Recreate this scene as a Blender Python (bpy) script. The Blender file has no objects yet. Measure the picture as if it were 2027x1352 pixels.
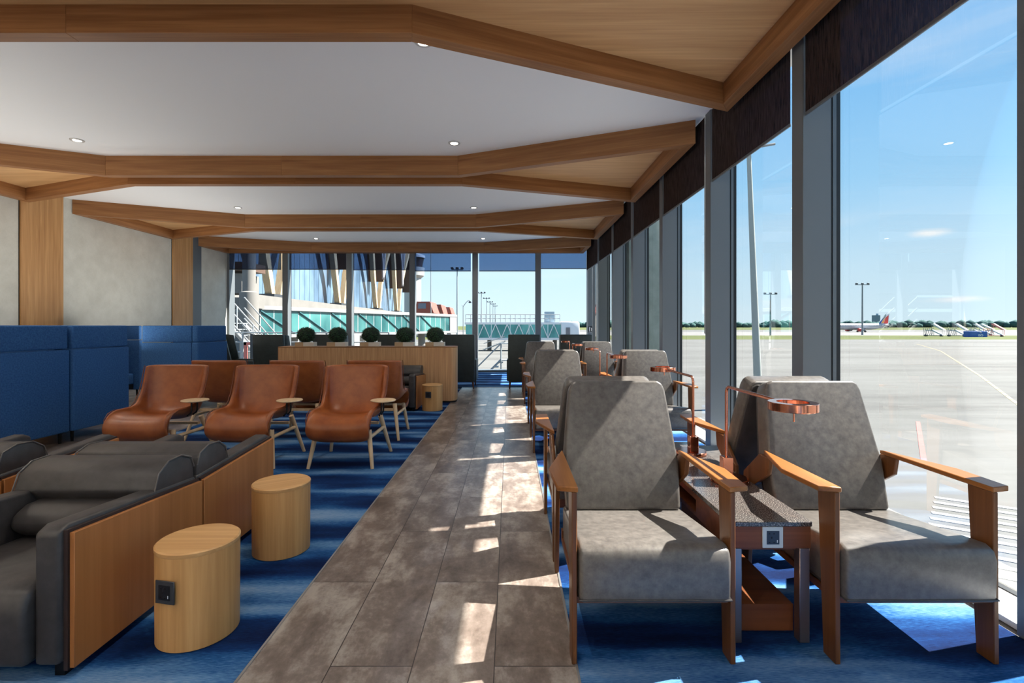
import bpy, bmesh, math, random
from mathutils import Vector, Matrix
random.seed(7)
PI = math.pi
R = math.radians
sc = bpy.context.scene
COL = sc.collection
H = 1.38            # eye height above the lounge floor
SKY, SUN, EXPO = .62, 14.5, 0.95
DOWN, REAR_FILL, UP_FILL = 45, 95, 20
F = 980.0           # focal length in pixels of the 2027 wide frame

# ------------------------------------------------------------------ helpers
def lin(c):
    return tuple((v/255/12.92) if v/255 <= .04045 else ((v/255+.055)/1.055)**2.4 for v in c)

class MB:
    def __init__(s): s.bm = bmesh.new()
    def _pts(s, vs, fs):
        V = [s.bm.verts.new(v) for v in vs]
        out = []
        for f in fs:
            try: out.append(s.bm.faces.new([V[i] for i in f]))
            except ValueError: pass
        return V
    def box(s, x0, x1, y0, y1, z0, z1, m=None):
        vs = [Vector(p) for p in ((x0,y0,z0),(x1,y0,z0),(x1,y1,z0),(x0,y1,z0),(x0,y0,z1),(x1,y0,z1),(x1,y1,z1),(x0,y1,z1))]
        if m is not None: vs = [m @ v for v in vs]
        s._pts(vs, [(0,3,2,1),(4,5,6,7),(0,1,5,4),(1,2,6,5),(2,3,7,6),(3,0,4,7)])
        return s
    def prism(s, poly, axis, a0, a1, m=None):
        # poly in the two other axes: x -> (y,z), y -> (x,z), z -> (x,y)
        def P(p, a):
            if axis == 'x': v = Vector((a, p[0], p[1]))
            elif axis == 'y': v = Vector((p[0], a, p[1]))
            else: v = Vector((p[0], p[1], a))
            return m @ v if m is not None else v
        n = len(poly)
        vs = [P(p, a0) for p in poly] + [P(p, a1) for p in poly]
        fs = [tuple(range(n-1, -1, -1)), tuple(range(n, 2*n))]
        fs += [(i, (i+1) % n, n+(i+1) % n, n+i) for i in range(n)]
        s._pts(vs, fs)
        return s
    def loft(s, rings, closed=True, cap=True):
        n = len(rings[0]); vs = [Vector(p) for r in rings for p in r]; fs = []
        for k in range(len(rings)-1):
            for i in range(n if closed else n-1):
                j = (i+1) % n
                fs.append((k*n+i, k*n+j, (k+1)*n+j, (k+1)*n+i))
        if cap:
            fs.append(tuple(range(n-1, -1, -1))); fs.append(tuple(range((len(rings)-1)*n, len(rings)*n)))
        s._pts(vs, fs)
        return s
    def bar(s, p0, p1, r0, r1=None, n=10):
        r1 = r0 if r1 is None else r1
        return s.tube([p0, p1], [r0, r1], n)
    def tube(s, path, r, n=8):
        path = [Vector(p) for p in path]
        rr = r if isinstance(r, (list, tuple)) else [r]*len(path)
        rings = []; up = None
        for i, p in enumerate(path):
            d = (path[min(i+1, len(path)-1)] - path[max(i-1, 0)]).normalized()
            if up is None: up = Vector((0,0,1)) if abs(d.z) < .9 else Vector((1,0,0))
            a = d.cross(up)
            if a.length < 1e-5: a = d.cross(Vector((0,1,0)))
            a.normalize(); b = a.cross(d).normalized(); up = b
            rings.append([p + (a*math.cos(2*PI*k/n) + b*math.sin(2*PI*k/n))*rr[i] for k in range(n)])
        return s.loft(rings)
    def lathe(s, prof, n=32, c=(0,0,0), m=None):
        rings = []
        for r, z in prof:
            ring = [Vector((c[0]+r*math.cos(2*PI*k/n), c[1]+r*math.sin(2*PI*k/n), c[2]+z)) for k in range(n)]
            rings.append([m @ v for v in ring] if m is not None else ring)
        return s.loft(rings)
    def ball(s, c, r, sub=2, sc=(1,1,1)):
        m = Matrix.Translation(c) @ Matrix.Diagonal((sc[0], sc[1], sc[2], 1))
        bmesh.ops.create_icosphere(s.bm, subdivisions=sub, radius=r, matrix=m)
        return s
    def bevel(s, w, seg=2, ang=30):
        s.bm.normal_update()
        bmesh.ops.remove_doubles(s.bm, verts=s.bm.verts, dist=1e-6)
        bmesh.ops.recalc_face_normals(s.bm, faces=s.bm.faces)
        es = [e for e in s.bm.edges if len(e.link_faces) == 2 and e.calc_face_angle(0) > R(ang)]
        bmesh.ops.bevel(s.bm, geom=es, offset=w, segments=seg, profile=.5, affect='EDGES', clamp_overlap=True)
        return s
    def build(s, name, mat, parent=None, ang=38, loc=None, rz=0):
        bm = s.bm
        bmesh.ops.recalc_face_normals(bm, faces=bm.faces)
        for f in bm.faces: f.smooth = True
        for e in bm.edges:
            if len(e.link_faces) == 2: e.smooth = e.calc_face_angle(0) < R(ang)
            else: e.smooth = False
        me = bpy.data.meshes.new(name); bm.to_mesh(me); bm.free()
        if mat is not None: me.materials.append(mat)
        o = bpy.data.objects.new(name, me); COL.objects.link(o)
        if parent is not None: o.parent = parent
        if loc is not None: o.location = loc
        o.rotation_euler.z = rz
        return o

def tag(o, label=None, cat=None, group=None, kind=None):
    if label: o['label'] = label
    if cat: o['category'] = cat
    if group: o['group'] = group
    if kind: o['kind'] = kind
    return o
def thing(name, label, cat, loc=(0,0,0), rz=0, group=None):
    o = bpy.data.objects.new(name, None); COL.objects.link(o)
    o.empty_display_size = .1
    o.location = loc; o.rotation_euler = (0,0,rz)
    return tag(o, label, cat, group)
KIDS = {}
def dup(root, loc, rz, label, group=None):
    def cp(o, par):
        c = o.copy(); COL.objects.link(c); c.parent = par
        for ch in list(o.children): cp(ch, c)
        return c
    r = cp(root, None)
    r.location = loc; r.rotation_euler = (0,0,rz)
    r['label'] = label
    if group: r['group'] = group
    return r
def struct(o, label=None):
    o['kind'] = 'structure'
    if label: o['label'] = label
    return o
def rounded_rect(x0, x1, y0, y1, r, n=6, corners=(1,1,1,1)):
    pts = []
    for k, (cx, cy, a) in enumerate(((x1-r, y0+r, -90), (x1-r, y1-r, 0), (x0+r, y1-r, 90), (x0+r, y0+r, 180))):
        if corners[k]:
            for i in range(n+1):
                t = R(a + 90*i/n); pts.append((cx+r*math.cos(t), cy+r*math.sin(t)))
        else:
            pts.append(((x1, y0), (x1, y1), (x0, y1), (x0, y0))[k])
    return pts

# ------------------------------------------------------------------ materials
def newmat(name):
    m = bpy.data.materials.new(name); m.use_nodes = True
    nt = m.node_tree; b = nt.nodes['Principled BSDF']
    return m, nt, b
def N(nt, t, **kw):
    n = nt.nodes.new(t)
    for k, v in kw.items(): setattr(n, k, v)
    return n
def ramp(nt, fac, stops):
    r = N(nt, 'ShaderNodeValToRGB')
    el = r.color_ramp.elements
    while len(el) > 1: el.remove(el[-1])
    for i, (p, c) in enumerate(stops):
        e = el[0] if i == 0 else el.new(p)
        e.position = p; e.color = (*lin(c), 1)
    nt.links.new(fac, r.inputs[0]); return r.outputs[0]
def coords(nt, scale, kind='Object', rot=(0,0,0), loc=(0,0,0)):
    tc = N(nt, 'ShaderNodeTexCoord'); mp = N(nt, 'ShaderNodeMapping')
    mp.inputs['Scale'].default_value = scale; mp.inputs['Rotation'].default_value = rot; mp.inputs['Location'].default_value = loc
    nt.links.new(tc.outputs[kind], mp.inputs[0]); return mp.outputs[0]
def noise(nt, vec, scale=1, detail=4, rough=.55, dist=0):
    n = N(nt, 'ShaderNodeTexNoise')
    n.inputs['Scale'].default_value = scale; n.inputs['Detail'].default_value = detail
    n.inputs['Roughness'].default_value = rough; n.inputs['Distortion'].default_value = dist
    nt.links.new(vec, n.inputs['Vector']); return n.outputs[0]
def mathn(nt, op, a, b=None, clamp=False):
    n = N(nt, 'ShaderNodeMath', operation=op, use_clamp=clamp)
    for i, v in enumerate((a, b)):
        if v is None: continue
        if isinstance(v, (int, float)): n.inputs[i].default_value = v
        else: nt.links.new(v, n.inputs[i])
    return n.outputs[0]
def bump(nt, b, h, strength=.2, dist=.01):
    n = N(nt, 'ShaderNodeBump'); n.inputs['Strength'].default_value = strength; n.inputs['Distance'].default_value = dist
    nt.links.new(h, n.inputs['Height']); nt.links.new(n.outputs[0], b.inputs['Normal'])
def plain(name, c, rough=.5, metal=0, spec=.5):
    m, nt, b = newmat(name)
    b.inputs['Base Color'].default_value = (*lin(c), 1); b.inputs['Roughness'].default_value = rough
    b.inputs['Metallic'].default_value = metal; b.inputs['Specular IOR Level'].default_value = spec
    return m
def mottled(name, c0, c1, scale=8, rough=.5, bs=.1, bscale=150, metal=0, lo=.3, hi=.7, spec=.5, detail=6):
    m, nt, b = newmat(name)
    v = coords(nt, (1,1,1)); f = noise(nt, v, scale, detail, .65)
    nt.links.new(ramp(nt, f, [(lo, c0), (hi, c1)]), b.inputs['Base Color'])
    b.inputs['Roughness'].default_value = rough; b.inputs['Metallic'].default_value = metal
    b.inputs['Specular IOR Level'].default_value = spec
    if bs: bump(nt, b, noise(nt, v, bscale, 2), bs, .002)
    return m
def wood(name, c0, c1, axis='x', rough=.45, s=1.0, cath=.5):
    m, nt, b = newmat(name)
    ai = 'xyz'.index(axis)
    sc1 = [38*s]*3; sc1[ai] = 1.1*s
    sc2 = [7*s]*3; sc2[ai] = .45*s
    v1 = coords(nt, sc1); v2 = coords(nt, sc2)
    f1 = noise(nt, v1, 1, 5, .6, .4); f2 = noise(nt, v2, 1, 3, .5, 1.2)
    f = mathn(nt, 'ADD', mathn(nt, 'MULTIPLY', f1, 1-cath), mathn(nt, 'MULTIPLY', f2, cath))
    nt.links.new(ramp(nt, f, [(.33, c0), (.5, tuple((p+q)//2 for p, q in zip(c0, c1))), (.66, c1)]), b.inputs['Base Color'])
    b.inputs['Roughness'].default_value = rough
    b.inputs['Specular IOR Level'].default_value = .3
    bump(nt, b, f1, .06, .002)
    return m

M = {}
M['beam'] = wood('beam oak', (128,84,48), (172,122,76), 'x', .5)
M['panel_oak'] = wood('panel oak', (186,140,92), (218,174,122), 'x', .5, .8)
M['pilaster'] = wood('pilaster oak', (166,120,74), (206,160,108), 'z', .5)
M['walnut_x'] = wood('brown veneer', (84,46,26), (118,70,42), 'x', .38)
M['arm_wood'] = wood('amber sunlit arm wood', (112,66,28), (160,104,52), 'y', .32)  # arm tops lighter than the legs: sunlit look put into the wood colour
M['leg_wood_shaded'] = wood('amber shaded leg wood', (84,50,26), (118,76,42), 'z', .36)  # same wood kept darker, shade on the legs put into its colour
M['side_panel'] = wood('cherry side panel', (150,94,48), (176,116,66), 'z', .42, .7)
M['drum'] = wood('drum oak', (172,124,72), (208,162,106), 'z', .45, 1.0)
M['drum_top'] = wood('drum top oak', (184,138,86), (214,170,116), 'x', .4, 1.0)
M['ash'] = wood('pale ash leg', (196,164,126), (222,196,160), 'z', .45)
M['cabinet'] = wood('cabinet oak', (172,126,84), (212,168,122), 'z', .5, 1.3, .3)
M['box_shade_tan'] = plain('planter box shaded half', (190,160,124), .6)
M['leather'] = mottled('grey brown leather', (74,70,67), (103,98,93), 30, .33, .08, 220, lo=.3, hi=.7)
M['leather_dark'] = mottled('dark grey leather', (46,43,42), (66,62,61), 16, .45, .08, 220, lo=.3, hi=.72)
M['cognac'] = mottled('cognac leather', (124,60,22), (164,92,44), 6, .38, .05, 200, lo=.3, hi=.75)
M['cognac_pipe'] = plain('cognac piping', (110,52,24), .5)
M['blue_felt'] = mottled('blue felt', (46,86,138), (66,112,166), 60, .9, .25, 300, lo=.35, hi=.65, spec=.2)
M['green_leather'] = mottled('dark green leather', (36,46,48), (50,62,62), 10, .5, .05, 200)
M['copper'] = plain('polished copper', (226,150,120), .12, 1)
M['black_metal'] = plain('black metal', (18,18,20), .4, .6)
M['black'] = plain('black plastic', (20,21,24), .4)
M['dark_gap'] = plain('shadow gap black', (14,13,13), .8)
M['graphite'] = plain('graphite plastic', (52,54,58), .45)
M['pale_plastic'] = plain('pale grey plastic', (176,188,192), .4)
M['usb'] = plain('pale usb insert', (220,225,228), .4)
M['steel'] = plain('brushed bronze steel', (150,136,134), .32, .9)
M['chrome_trim'] = plain('aluminium trim', (176,176,176), .4, .8)
M['mullion'] = plain('grey mullion paint', (112,118,122), .45, .2)
M['gasket'] = plain('window gasket', (22,24,26), .5)
M['gasket_steel'] = plain('window frame steel', (108,114,118), .4, .4)
M['white_sill'] = plain('white sill', (226,226,224), .55)
M['grey_sill'] = plain('grey sill', (90,98,104), .5)
M['ceil'] = plain('white ceiling paint', (236,236,234), .85, 0, .2)
M['wallpaint'] = plain('rear wall paint', (232,226,216), .85)
M['bezel'] = plain('downlight bezel', (206,204,200), .4, .3)
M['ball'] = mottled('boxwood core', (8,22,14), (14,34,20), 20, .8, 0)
M['leaf'] = mottled('boxwood leaf', (18,52,28), (38,84,44), 30, .6, 0)
M['pot'] = plain('white planter box', (222,216,204), .5)
M['sign_black'] = plain('sign black', (26,28,32), .5)
M['sign_white'] = plain('sign white', (230,232,234), .5)

# textile wall panel
def wall_textile():
    m, nt, b = newmat('grey textile wall')
    v = coords(nt, (3,3,3)); w = coords(nt, (160,160,18)); w2 = coords(nt, (18,18,200))
    f = mathn(nt, 'ADD', mathn(nt, 'MULTIPLY', noise(nt, v, 1.2, 5), .55), mathn(nt, 'MULTIPLY', mathn(nt, 'ADD', noise(nt, w, 1, 2), noise(nt, w2, 1, 2)), .22))
    nt.links.new(ramp(nt, f, [(.3, (190,189,178)), (.7, (216,216,206))]), b.inputs['Base Color'])
    b.inputs['Roughness'].default_value = .9; bump(nt, b, f, .15, .004)
    return m
M['textile'] = wall_textile()

def granite():
    m, nt, b = newmat('speckled granite')
    v = coords(nt, (1,1,1))
    f = noise(nt, v, 220, 3, .8)
    g = noise(nt, v, 9, 4, .6)
    c1 = ramp(nt, f, [(.36, (20,18,19)), (.5, (60,50,47)), (.64, (140,122,112))])
    c2 = ramp(nt, f, [(.36, (18,19,22)), (.5, (54,54,55)), (.64, (146,146,142))])
    mx = N(nt, 'ShaderNodeMix', data_type='RGBA')
    nt.links.new(g, mx.inputs[0]); nt.links.new(c1, mx.inputs[6]); nt.links.new(c2, mx.inputs[7])
    nt.links.new(mx.outputs[2], b.inputs['Base Color']); b.inputs['Roughness'].default_value = .16
    return m
M['granite'] = granite()

def carpet():
    m, nt, b = newmat('blue wave carpet')
    tc = N(nt, 'ShaderNodeTexCoord'); sp = N(nt, 'ShaderNodeSeparateXYZ'); nt.links.new(tc.outputs['Object'], sp.inputs[0])
    warp = noise(nt, coords(nt, (.45,.9,1)), 1.3, 3)
    ph = mathn(nt, 'ADD', mathn(nt, 'MULTIPLY', sp.outputs[1], 2*PI/.55), mathn(nt, 'MULTIPLY', warp, 9.0))
    s = mathn(nt, 'SINE', ph)
    band = noise(nt, coords(nt, (.5,3.2,1)), 1.6, 3)
    fine = noise(nt, coords(nt, (30,260,1)), 1, 2)
    f = mathn(nt, 'ADD', mathn(nt, 'MULTIPLY', s, .17), mathn(nt, 'MULTIPLY', band, .75))
    f = mathn(nt, 'ADD', f, mathn(nt, 'MULTIPLY', mathn(nt, 'SUBTRACT', fine, .5), .35))
    nt.links.new(ramp(nt, f, [(.14, (8,24,60)), (.3, (13,44,92)), (.43, (32,80,132)), (.56, (84,124,166)), (.7, (128,154,184))]), b.inputs['Base Color'])
    b.inputs['Roughness'].default_value = .95; b.inputs['Specular IOR Level'].default_value = .1
    bump(nt, b, noise(nt, coords(nt, (1,1,1)), 420, 2), .5, .004)
    return m
M['carpet'] = carpet()

def tiles():
    m, nt, b = newmat('cement plank tile')
    tc = N(nt, 'ShaderNodeTexCoord'); sp = N(nt, 'ShaderNodeSeparateXYZ'); nt.links.new(tc.outputs['Object'], sp.inputs[0])
    cb = N(nt, 'ShaderNodeCombineXYZ')
    nt.links.new(mathn(nt, 'ADD', sp.outputs[1], 1.32*8-2.667), cb.inputs[0]); nt.links.new(mathn(nt, 'ADD', sp.outputs[0], 1.06+.3325*31), cb.inputs[1])
    br = N(nt, 'ShaderNodeTexBrick'); br.offset = .5
    br.inputs['Scale'].default_value = 1; br.inputs['Mortar Size'].default_value = .0022; br.inputs['Mortar Smooth'].default_value = .1
    br.inputs['Brick Width'].default_value = 1.32; br.inputs['Row Height'].default_value = .3325; br.inputs['Bias'].default_value = 0
    br.inputs['Color1'].default_value = (.25,.25,.25,1); br.inputs['Color2'].default_value = (.75,.75,.75,1); br.inputs['Mortar'].default_value = (0,0,0,1)
    nt.links.new(cb.outputs[0], br.inputs['Vector'])
    sp2 = N(nt, 'ShaderNodeSeparateColor'); nt.links.new(br.outputs[0], sp2.inputs[0])
    v = coords(nt, (1,1,1))
    off = N(nt, 'ShaderNodeVectorMath', operation='ADD'); nt.links.new(v, off.inputs[0])
    c3 = N(nt, 'ShaderNodeCombineXYZ'); nt.links.new(mathn(nt, 'MULTIPLY', sp2.outputs[0], 37), c3.inputs[2]); nt.links.new(c3.outputs[0], off.inputs[1])
    mpt = N(nt, 'ShaderNodeMapping'); mpt.inputs['Scale'].default_value = (1.5,.75,1); nt.links.new(off.outputs[0], mpt.inputs[0])
    f = noise(nt, mpt.outputs[0], 3.4, 10, .68, .15); g = noise(nt, off.outputs[0], 26, 5, .7)
    t = mathn(nt, 'ADD', mathn(nt, 'MULTIPLY', f, .75), mathn(nt, 'MULTIPLY', g, .2))
    t = mathn(nt, 'ADD', t, mathn(nt, 'MULTIPLY', sp2.outputs[0], .08))
    col = ramp(nt, t, [(.36, (78,66,59)), (.5, (116,104,96)), (.62, (160,151,142))])
    mx = N(nt, 'ShaderNodeMix', data_type='RGBA')
    nt.links.new(br.outputs['Fac'], mx.inputs[0]); nt.links.new(col, mx.inputs[6]); mx.inputs[7].default_value = (*lin((44,38,36)), 1)
    nt.links.new(mx.outputs[2], b.inputs['Base Color'])
    b.inputs['Roughness'].default_value = .29; b.inputs['Specular IOR Level'].default_value = .5
    bump(nt, b, g, .04, .002)
    return m
M['tile'] = tiles()

def glass(name, tint=(1,1,1), refl=1.0):
    m = bpy.data.materials.new(name); m.use_nodes = True; nt = m.node_tree; nt.nodes.clear()
    o = N(nt, 'ShaderNodeOutputMaterial'); t = N(nt, 'ShaderNodeBsdfTransparent'); g = N(nt, 'ShaderNodeBsdfGlossy')
    t.inputs[0].default_value = (*tint, 1); g.inputs['Roughness'].default_value = 0
    fr = N(nt, 'ShaderNodeFresnel'); fr.inputs[0].default_value = 1.35
    mx = N(nt, 'ShaderNodeMixShader')
    nt.links.new(mathn(nt, 'MULTIPLY', fr.outputs[0], refl, True), mx.inputs[0]); nt.links.new(t.outputs[0], mx.inputs[1]); nt.links.new(g.outputs[0], mx.inputs[2])
    nt.links.new(mx.outputs[0], o.inputs[0])
    return m
M['glass'] = glass('window glass', (.985,.995,.99), .22)

def screen_fabric():
    # woven sunscreen mesh: see-through when looked at straight on, opaque at a slant
    m = bpy.data.materials.new('woven sunscreen'); m.use_nodes = True; nt = m.node_tree; nt.nodes.clear()
    o = N(nt, 'ShaderNodeOutputMaterial'); t = N(nt, 'ShaderNodeBsdfTransparent'); d = N(nt, 'ShaderNodeBsdfDiffuse')
    f = noise(nt, coords(nt, (90,90,6)), 1, 3, .7)
    nt.links.new(ramp(nt, f, [(.35, (42,35,33)), (.65, (78,66,62))]), d.inputs[0])
    t.inputs[0].default_value = (.60,.73,.94,1)
    lw = N(nt, 'ShaderNodeLayerWeight'); lw.inputs[0].default_value = .5
    op = mathn(nt, 'MULTIPLY', mathn(nt, 'POWER', mathn(nt, 'SUBTRACT', 1.0, lw.outputs['Facing'], True), 2.5), .62)
    mx = N(nt, 'ShaderNodeMixShader'); nt.links.new(op, mx.inputs[0]); nt.links.new(d.outputs[0], mx.inputs[1]); nt.links.new(t.outputs[0], mx.inputs[2])
    nt.links.new(mx.outputs[0], o.inputs[0])
    return m
M['screen'] = screen_fabric()
def emit(name, c, s):
    m, nt, b = newmat(name); b.inputs['Base Color'].default_value = (*c, 1)
    b.inputs['Emission Color'].default_value = (*c, 1); b.inputs['Emission Strength'].default_value = s
    return m
M['lens'] = emit('lit downlight lens', (1,.93,.8), 6)

# ------------------------------------------------------------------ camera
cam = bpy.data.cameras.new('camera'); co = bpy.data.objects.new('camera', cam); COL.objects.link(co)
co.location = (0, 0, H); co.rotation_euler = (R(90), 0, 0)
cam.sensor_fit = 'HORIZONTAL'; cam.sensor_width = 36; cam.lens = F/2027*36
cam.shift_x = 4.5/2027; cam.shift_y = -31/2027; cam.clip_start = .05; cam.clip_end = 6000
sc.camera = co

# ------------------------------------------------------------------ room shell
WX, GX, LX, BY = 2.26, 2.55, -8.45, 14.8
YN = -5.0
struct(MB().box(LX-.3, GX+.1, YN-.2, BY+.35, -.30, -.006).build('floor', plain('screed', (120,116,110), .9)))
struct(MB().box(-1.06, .27, YN, 11.1, -.02, 0).build('floor', M['tile']))
struct(MB().box(LX, -4.35, YN, 11.1, -.02, 0).build('floor', M['tile']))
struct(MB().box(-4.35, -1.06, YN, 11.1, -.02, .0).build('floor', M['carpet']))
struct(MB().box(.27, WX, YN, 11.1, -.02, .0).build('floor', M['carpet']))
struct(MB().box(LX, WX, 11.1, BY-.12, -.02, .0).build('floor', M['carpet']))
for k, (a, b, c, d) in enumerate(((-1.066, -1.056, YN, 11.1), (.266, .276, YN, 11.1), (-1.06, .27, 11.095, 11.105), (-4.355, -4.345, YN, 11.1))):
    struct(MB().box(a, b, c, d, -.01, .004).build('trim_%d' % (k+1), M['chrome_trim']))
CZ = H + 2.44
struct(MB().box(LX-.3, GX+.1, YN-.2, BY+.35, CZ, CZ+.3).build('ceiling', M['ceil']))
struct(MB().box(LX-.3, LX, YN, BY+.3, -.3, CZ).build('wall_left', M['textile']))
struct(MB().box(LX-.3, GX+.1, YN-.2, YN, -.3, CZ).build('wall_rear', M['wallpaint']))
for k, (y0, y1, mt) in enumerate(((8.53, 9.34, 'pilaster'), (12.38, 13.16, 'pilaster'), (13.16, 13.52, 'grey_sill'), (4.7, 5.5, 'pilaster'))):
    struct(MB().box(LX, LX+.03, y0, y1, 0, CZ-.01).build('trim_%d' % (5+k), M[mt]))
struct(MB().box(LX, LX+.012, YN, BY, 0, .1).build('baseboard_left', M['grey_sill']))

for k, y in enumerate((8.515, 12.365, 4.685, 9.345)):
    struct(MB().box(LX, LX+.006, y, y+.012, 0, CZ-.01).build('trim_%d' % (70+k), M['dark_gap']))
# ceiling rings of oak beams around oak panels
trimn = [10]
def ring(outer, w=.12):
    n = len(outer); P = [Vector(p) for p in outer]
    area = sum(P[i].x*P[(i+1) % n].y - P[(i+1) % n].x*P[i].y for i in range(n))
    if area < 0: P.reverse()
    inner = []
    for i in range(n):
        a, b, c = P[i-1], P[i], P[(i+1) % n]
        d1 = (b-a).normalized(); d2 = (c-b).normalized()
        n1 = Vector((-d1.y, d1.x)); n2 = Vector((-d2.y, d2.x))
        p1 = a + n1*w; p2 = b + n2*w
        den = d1.x*d2.y - d1.y*d2.x
        t = ((p2.x-p1.x)*d2.y - (p2.y-p1.y)*d2.x)/den if abs(den) > 1e-6 else 0
        inner.append(p1 + d1*t if abs(den) > 1e-6 else b + n1*w)
    z0, z1 = H+2.16, CZ+.005
    quads = []
    for i in range(n):
        j = (i+1) % n
        if (P[j]-P[i]).length > 4:
            ma, mb_ = (P[i]+P[j])/2, (inner[i]+inner[j])/2
            quads += [(P[i], ma, mb_, inner[i]), (ma, P[j], inner[j], mb_)]
        else: quads.append((P[i], P[j], inner[j], inner[i]))
    for Q in quads:
        a = Q[0]; d = Q[1]-Q[0]; ang = math.atan2(d.y, d.x)
        rot = Matrix.Rotation(-ang, 2)
        q = [rot @ (p - a) for p in Q]
        o = MB().prism([tuple(p) for p in q], 'z', 0, z1-z0).bevel(.003, 1).build('trim_%d' % trimn[0], M['beam'], None, loc=(a.x, a.y, z0), rz=ang)
        struct(o); trimn[0] += 1
    o = MB().prism([tuple(p) for p in inner], 'z', H+2.37, CZ+.003).build('trim_%d' % trimn[0], M['panel_oak'])
    struct(o); trimn[0] += 1
rx, lx, tr, tl = -.745, -5.8, 2.2, LX+.01
for b, yb, yc, a in ((-1.5, -.6, -.05, 1.3), (2.2, 3.1, 3.77, 5.0), (5.86, 7.1, 7.67, 8.68), (9.55, 10.84, 11.36, 12.4)):
    ring([(tr, b), (tr, a), (rx, yc), (lx, yc), (tl, a), (tl, b), (lx, yb), (rx, yb)])
ring([(tr, 13.38), (tr, BY-.02), (tl, BY-.02), (tl, 13.38), (lx, 14.45), (rx, 14.45)])

# downlights
dl0 = None
def downlight(x, y, label):
    global dl0
    if dl0 is None:
        dl0 = thing('downlight', label, 'ceiling light', (x, y, CZ), 0, 'recessed downlights in the white ceiling')
        MB().lathe([(.048,-.004),(.052,-.012),(.075,-.012),(.08,-.006),(.08,.0),(.048,.0)], 28).build('bezel', M['bezel'], dl0)
        MB().lathe([(.001,-.009),(.047,-.009),(.047,-.004),(.001,-.004)], 24).build('lens', M['lens'], dl0)
    else: dup(dl0, (x, y, CZ), 0, label)
    l = bpy.data.lights.new('downlight_and_fill', 'SPOT'); l.energy = DOWN; l.color = (1,.9,.76); l.spot_size = R(125); l.spot_blend = .9; l.shadow_soft_size = .05
    o = bpy.data.objects.new('downlight_and_fill', l); COL.objects.link(o); o.location = (x, y, CZ-.03)
for x, y, lb in ((-.74, 4.25, 'downlight beside the nearest oak beam, largest of the ceiling spots'),
                 (-5.68, 6.5, 'downlight near the left end of the second oak beam, by the blue sofas'),
                 (-.74, 6.6, 'downlight in the big white ceiling panel just before the second oak beam on the right'),
                 (-5.6, 10.2, 'downlight in the middle white ceiling panel, left of the pair'),
                 (-.74, 10.2, 'downlight in the middle white ceiling panel, right of the pair'),
                 (-5.4, 13.8, 'downlight in the farthest white ceiling strip, above the planter'),
                 (-.74, 13.8, 'downlight in the farthest white ceiling strip, right of the planter')):
    downlight(x, y, lb)
for x, y in ((-5.7, 4.2), (-5.7, 2.6), (-.74, 2.6), (-5.7, .3), (-.74, .3), (-5.7, -2.5), (-.74, -2.5), (-3.2, -2.5), (-3.2, .3), (-7.6, 2.6), (-7.6, .3), (-7.6,-2.5)):  # added spots without fixtures, out of view, to brighten the room
    l = bpy.data.lights.new('downlight_and_fill', 'SPOT'); l.energy = DOWN; l.color = (1,.9,.76); l.spot_size = R(125); l.spot_blend = .9; l.shadow_soft_size = .05
    o = bpy.data.objects.new('downlight_and_fill', l); COL.objects.link(o); o.location = (x, y, CZ-.03)

# added unseen spots that bounce fill light off the rear wall
for k in range(7):
    x = -7.6 + k*1.5
    l = bpy.data.lights.new('rear_fill_spot', 'SPOT'); l.energy = REAR_FILL; l.color = (1,.95,.87); l.spot_size = R(130); l.spot_blend = .8; l.shadow_soft_size = .08
    o = bpy.data.objects.new('rear_fill_spot', l); COL.objects.link(o); o.location = (x, YN+1.1, CZ-.04)
    o.rotation_euler = Vector((0, .75, .66)).to_track_quat('Z', 'Y').to_euler()

# added unseen area lights behind the blue sofas, brightening ceiling and left wall
for y in (-3.2, .6, 4.2, 7.4, 10.6):
    l = bpy.data.lights.new('fill_uplight', 'AREA'); l.energy = UP_FILL; l.color = (1,.97,.93); l.shape = 'RECTANGLE'; l.size = .5; l.size_y = 1.6
    o = bpy.data.objects.new('fill_uplight', l); COL.objects.link(o); o.location = (-6.7, y, .95); o.rotation_euler = (PI, 0, 0)

# side windows (right)
mull_far = [2.21 + 1.757*k for k in range(-4, 7)]
wn = [1]
def side_window(yf, ynext):
    w = bpy.data.objects.new('window_%d' % wn[0], None); COL.objects.link(w); w.location = (WX, yf, 0); w['kind'] = 'structure'; wn[0] += 1
    o = lambda mb, nm, mt: mb.build(nm, M[mt], w)
    o(MB().box(0, .22, -.15, 0, 0, CZ).bevel(.004, 1), 'mullion', 'mullion')
    o(MB().box(.22, .235, -.14, -.01, 0, CZ), 'gasket', 'gasket')
    o(MB().box(.235, .262, -.145, -.005, 0, CZ), 'frame_strip', 'gasket_steel')
    o(MB().box(.262, .30, -.135, -.015, 0, CZ), 'gasket', 'gasket')
    o(MB().box(.287, .295, .0, ynext-yf-.15, .03, CZ), 'glass_pane', 'glass')
    o(MB().box(.04, .27, 0, ynext-yf-.15, 0, .028), 'sill', 'white_sill')
    o(MB().box(.27, .31, 0, ynext-yf-.15, 0, .034), 'gasket', 'gasket')
for i, yf in enumerate(mull_far):
    side_window(yf, mull_far[i+1] if i+1 < len(mull_far) else BY+.12)
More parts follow.
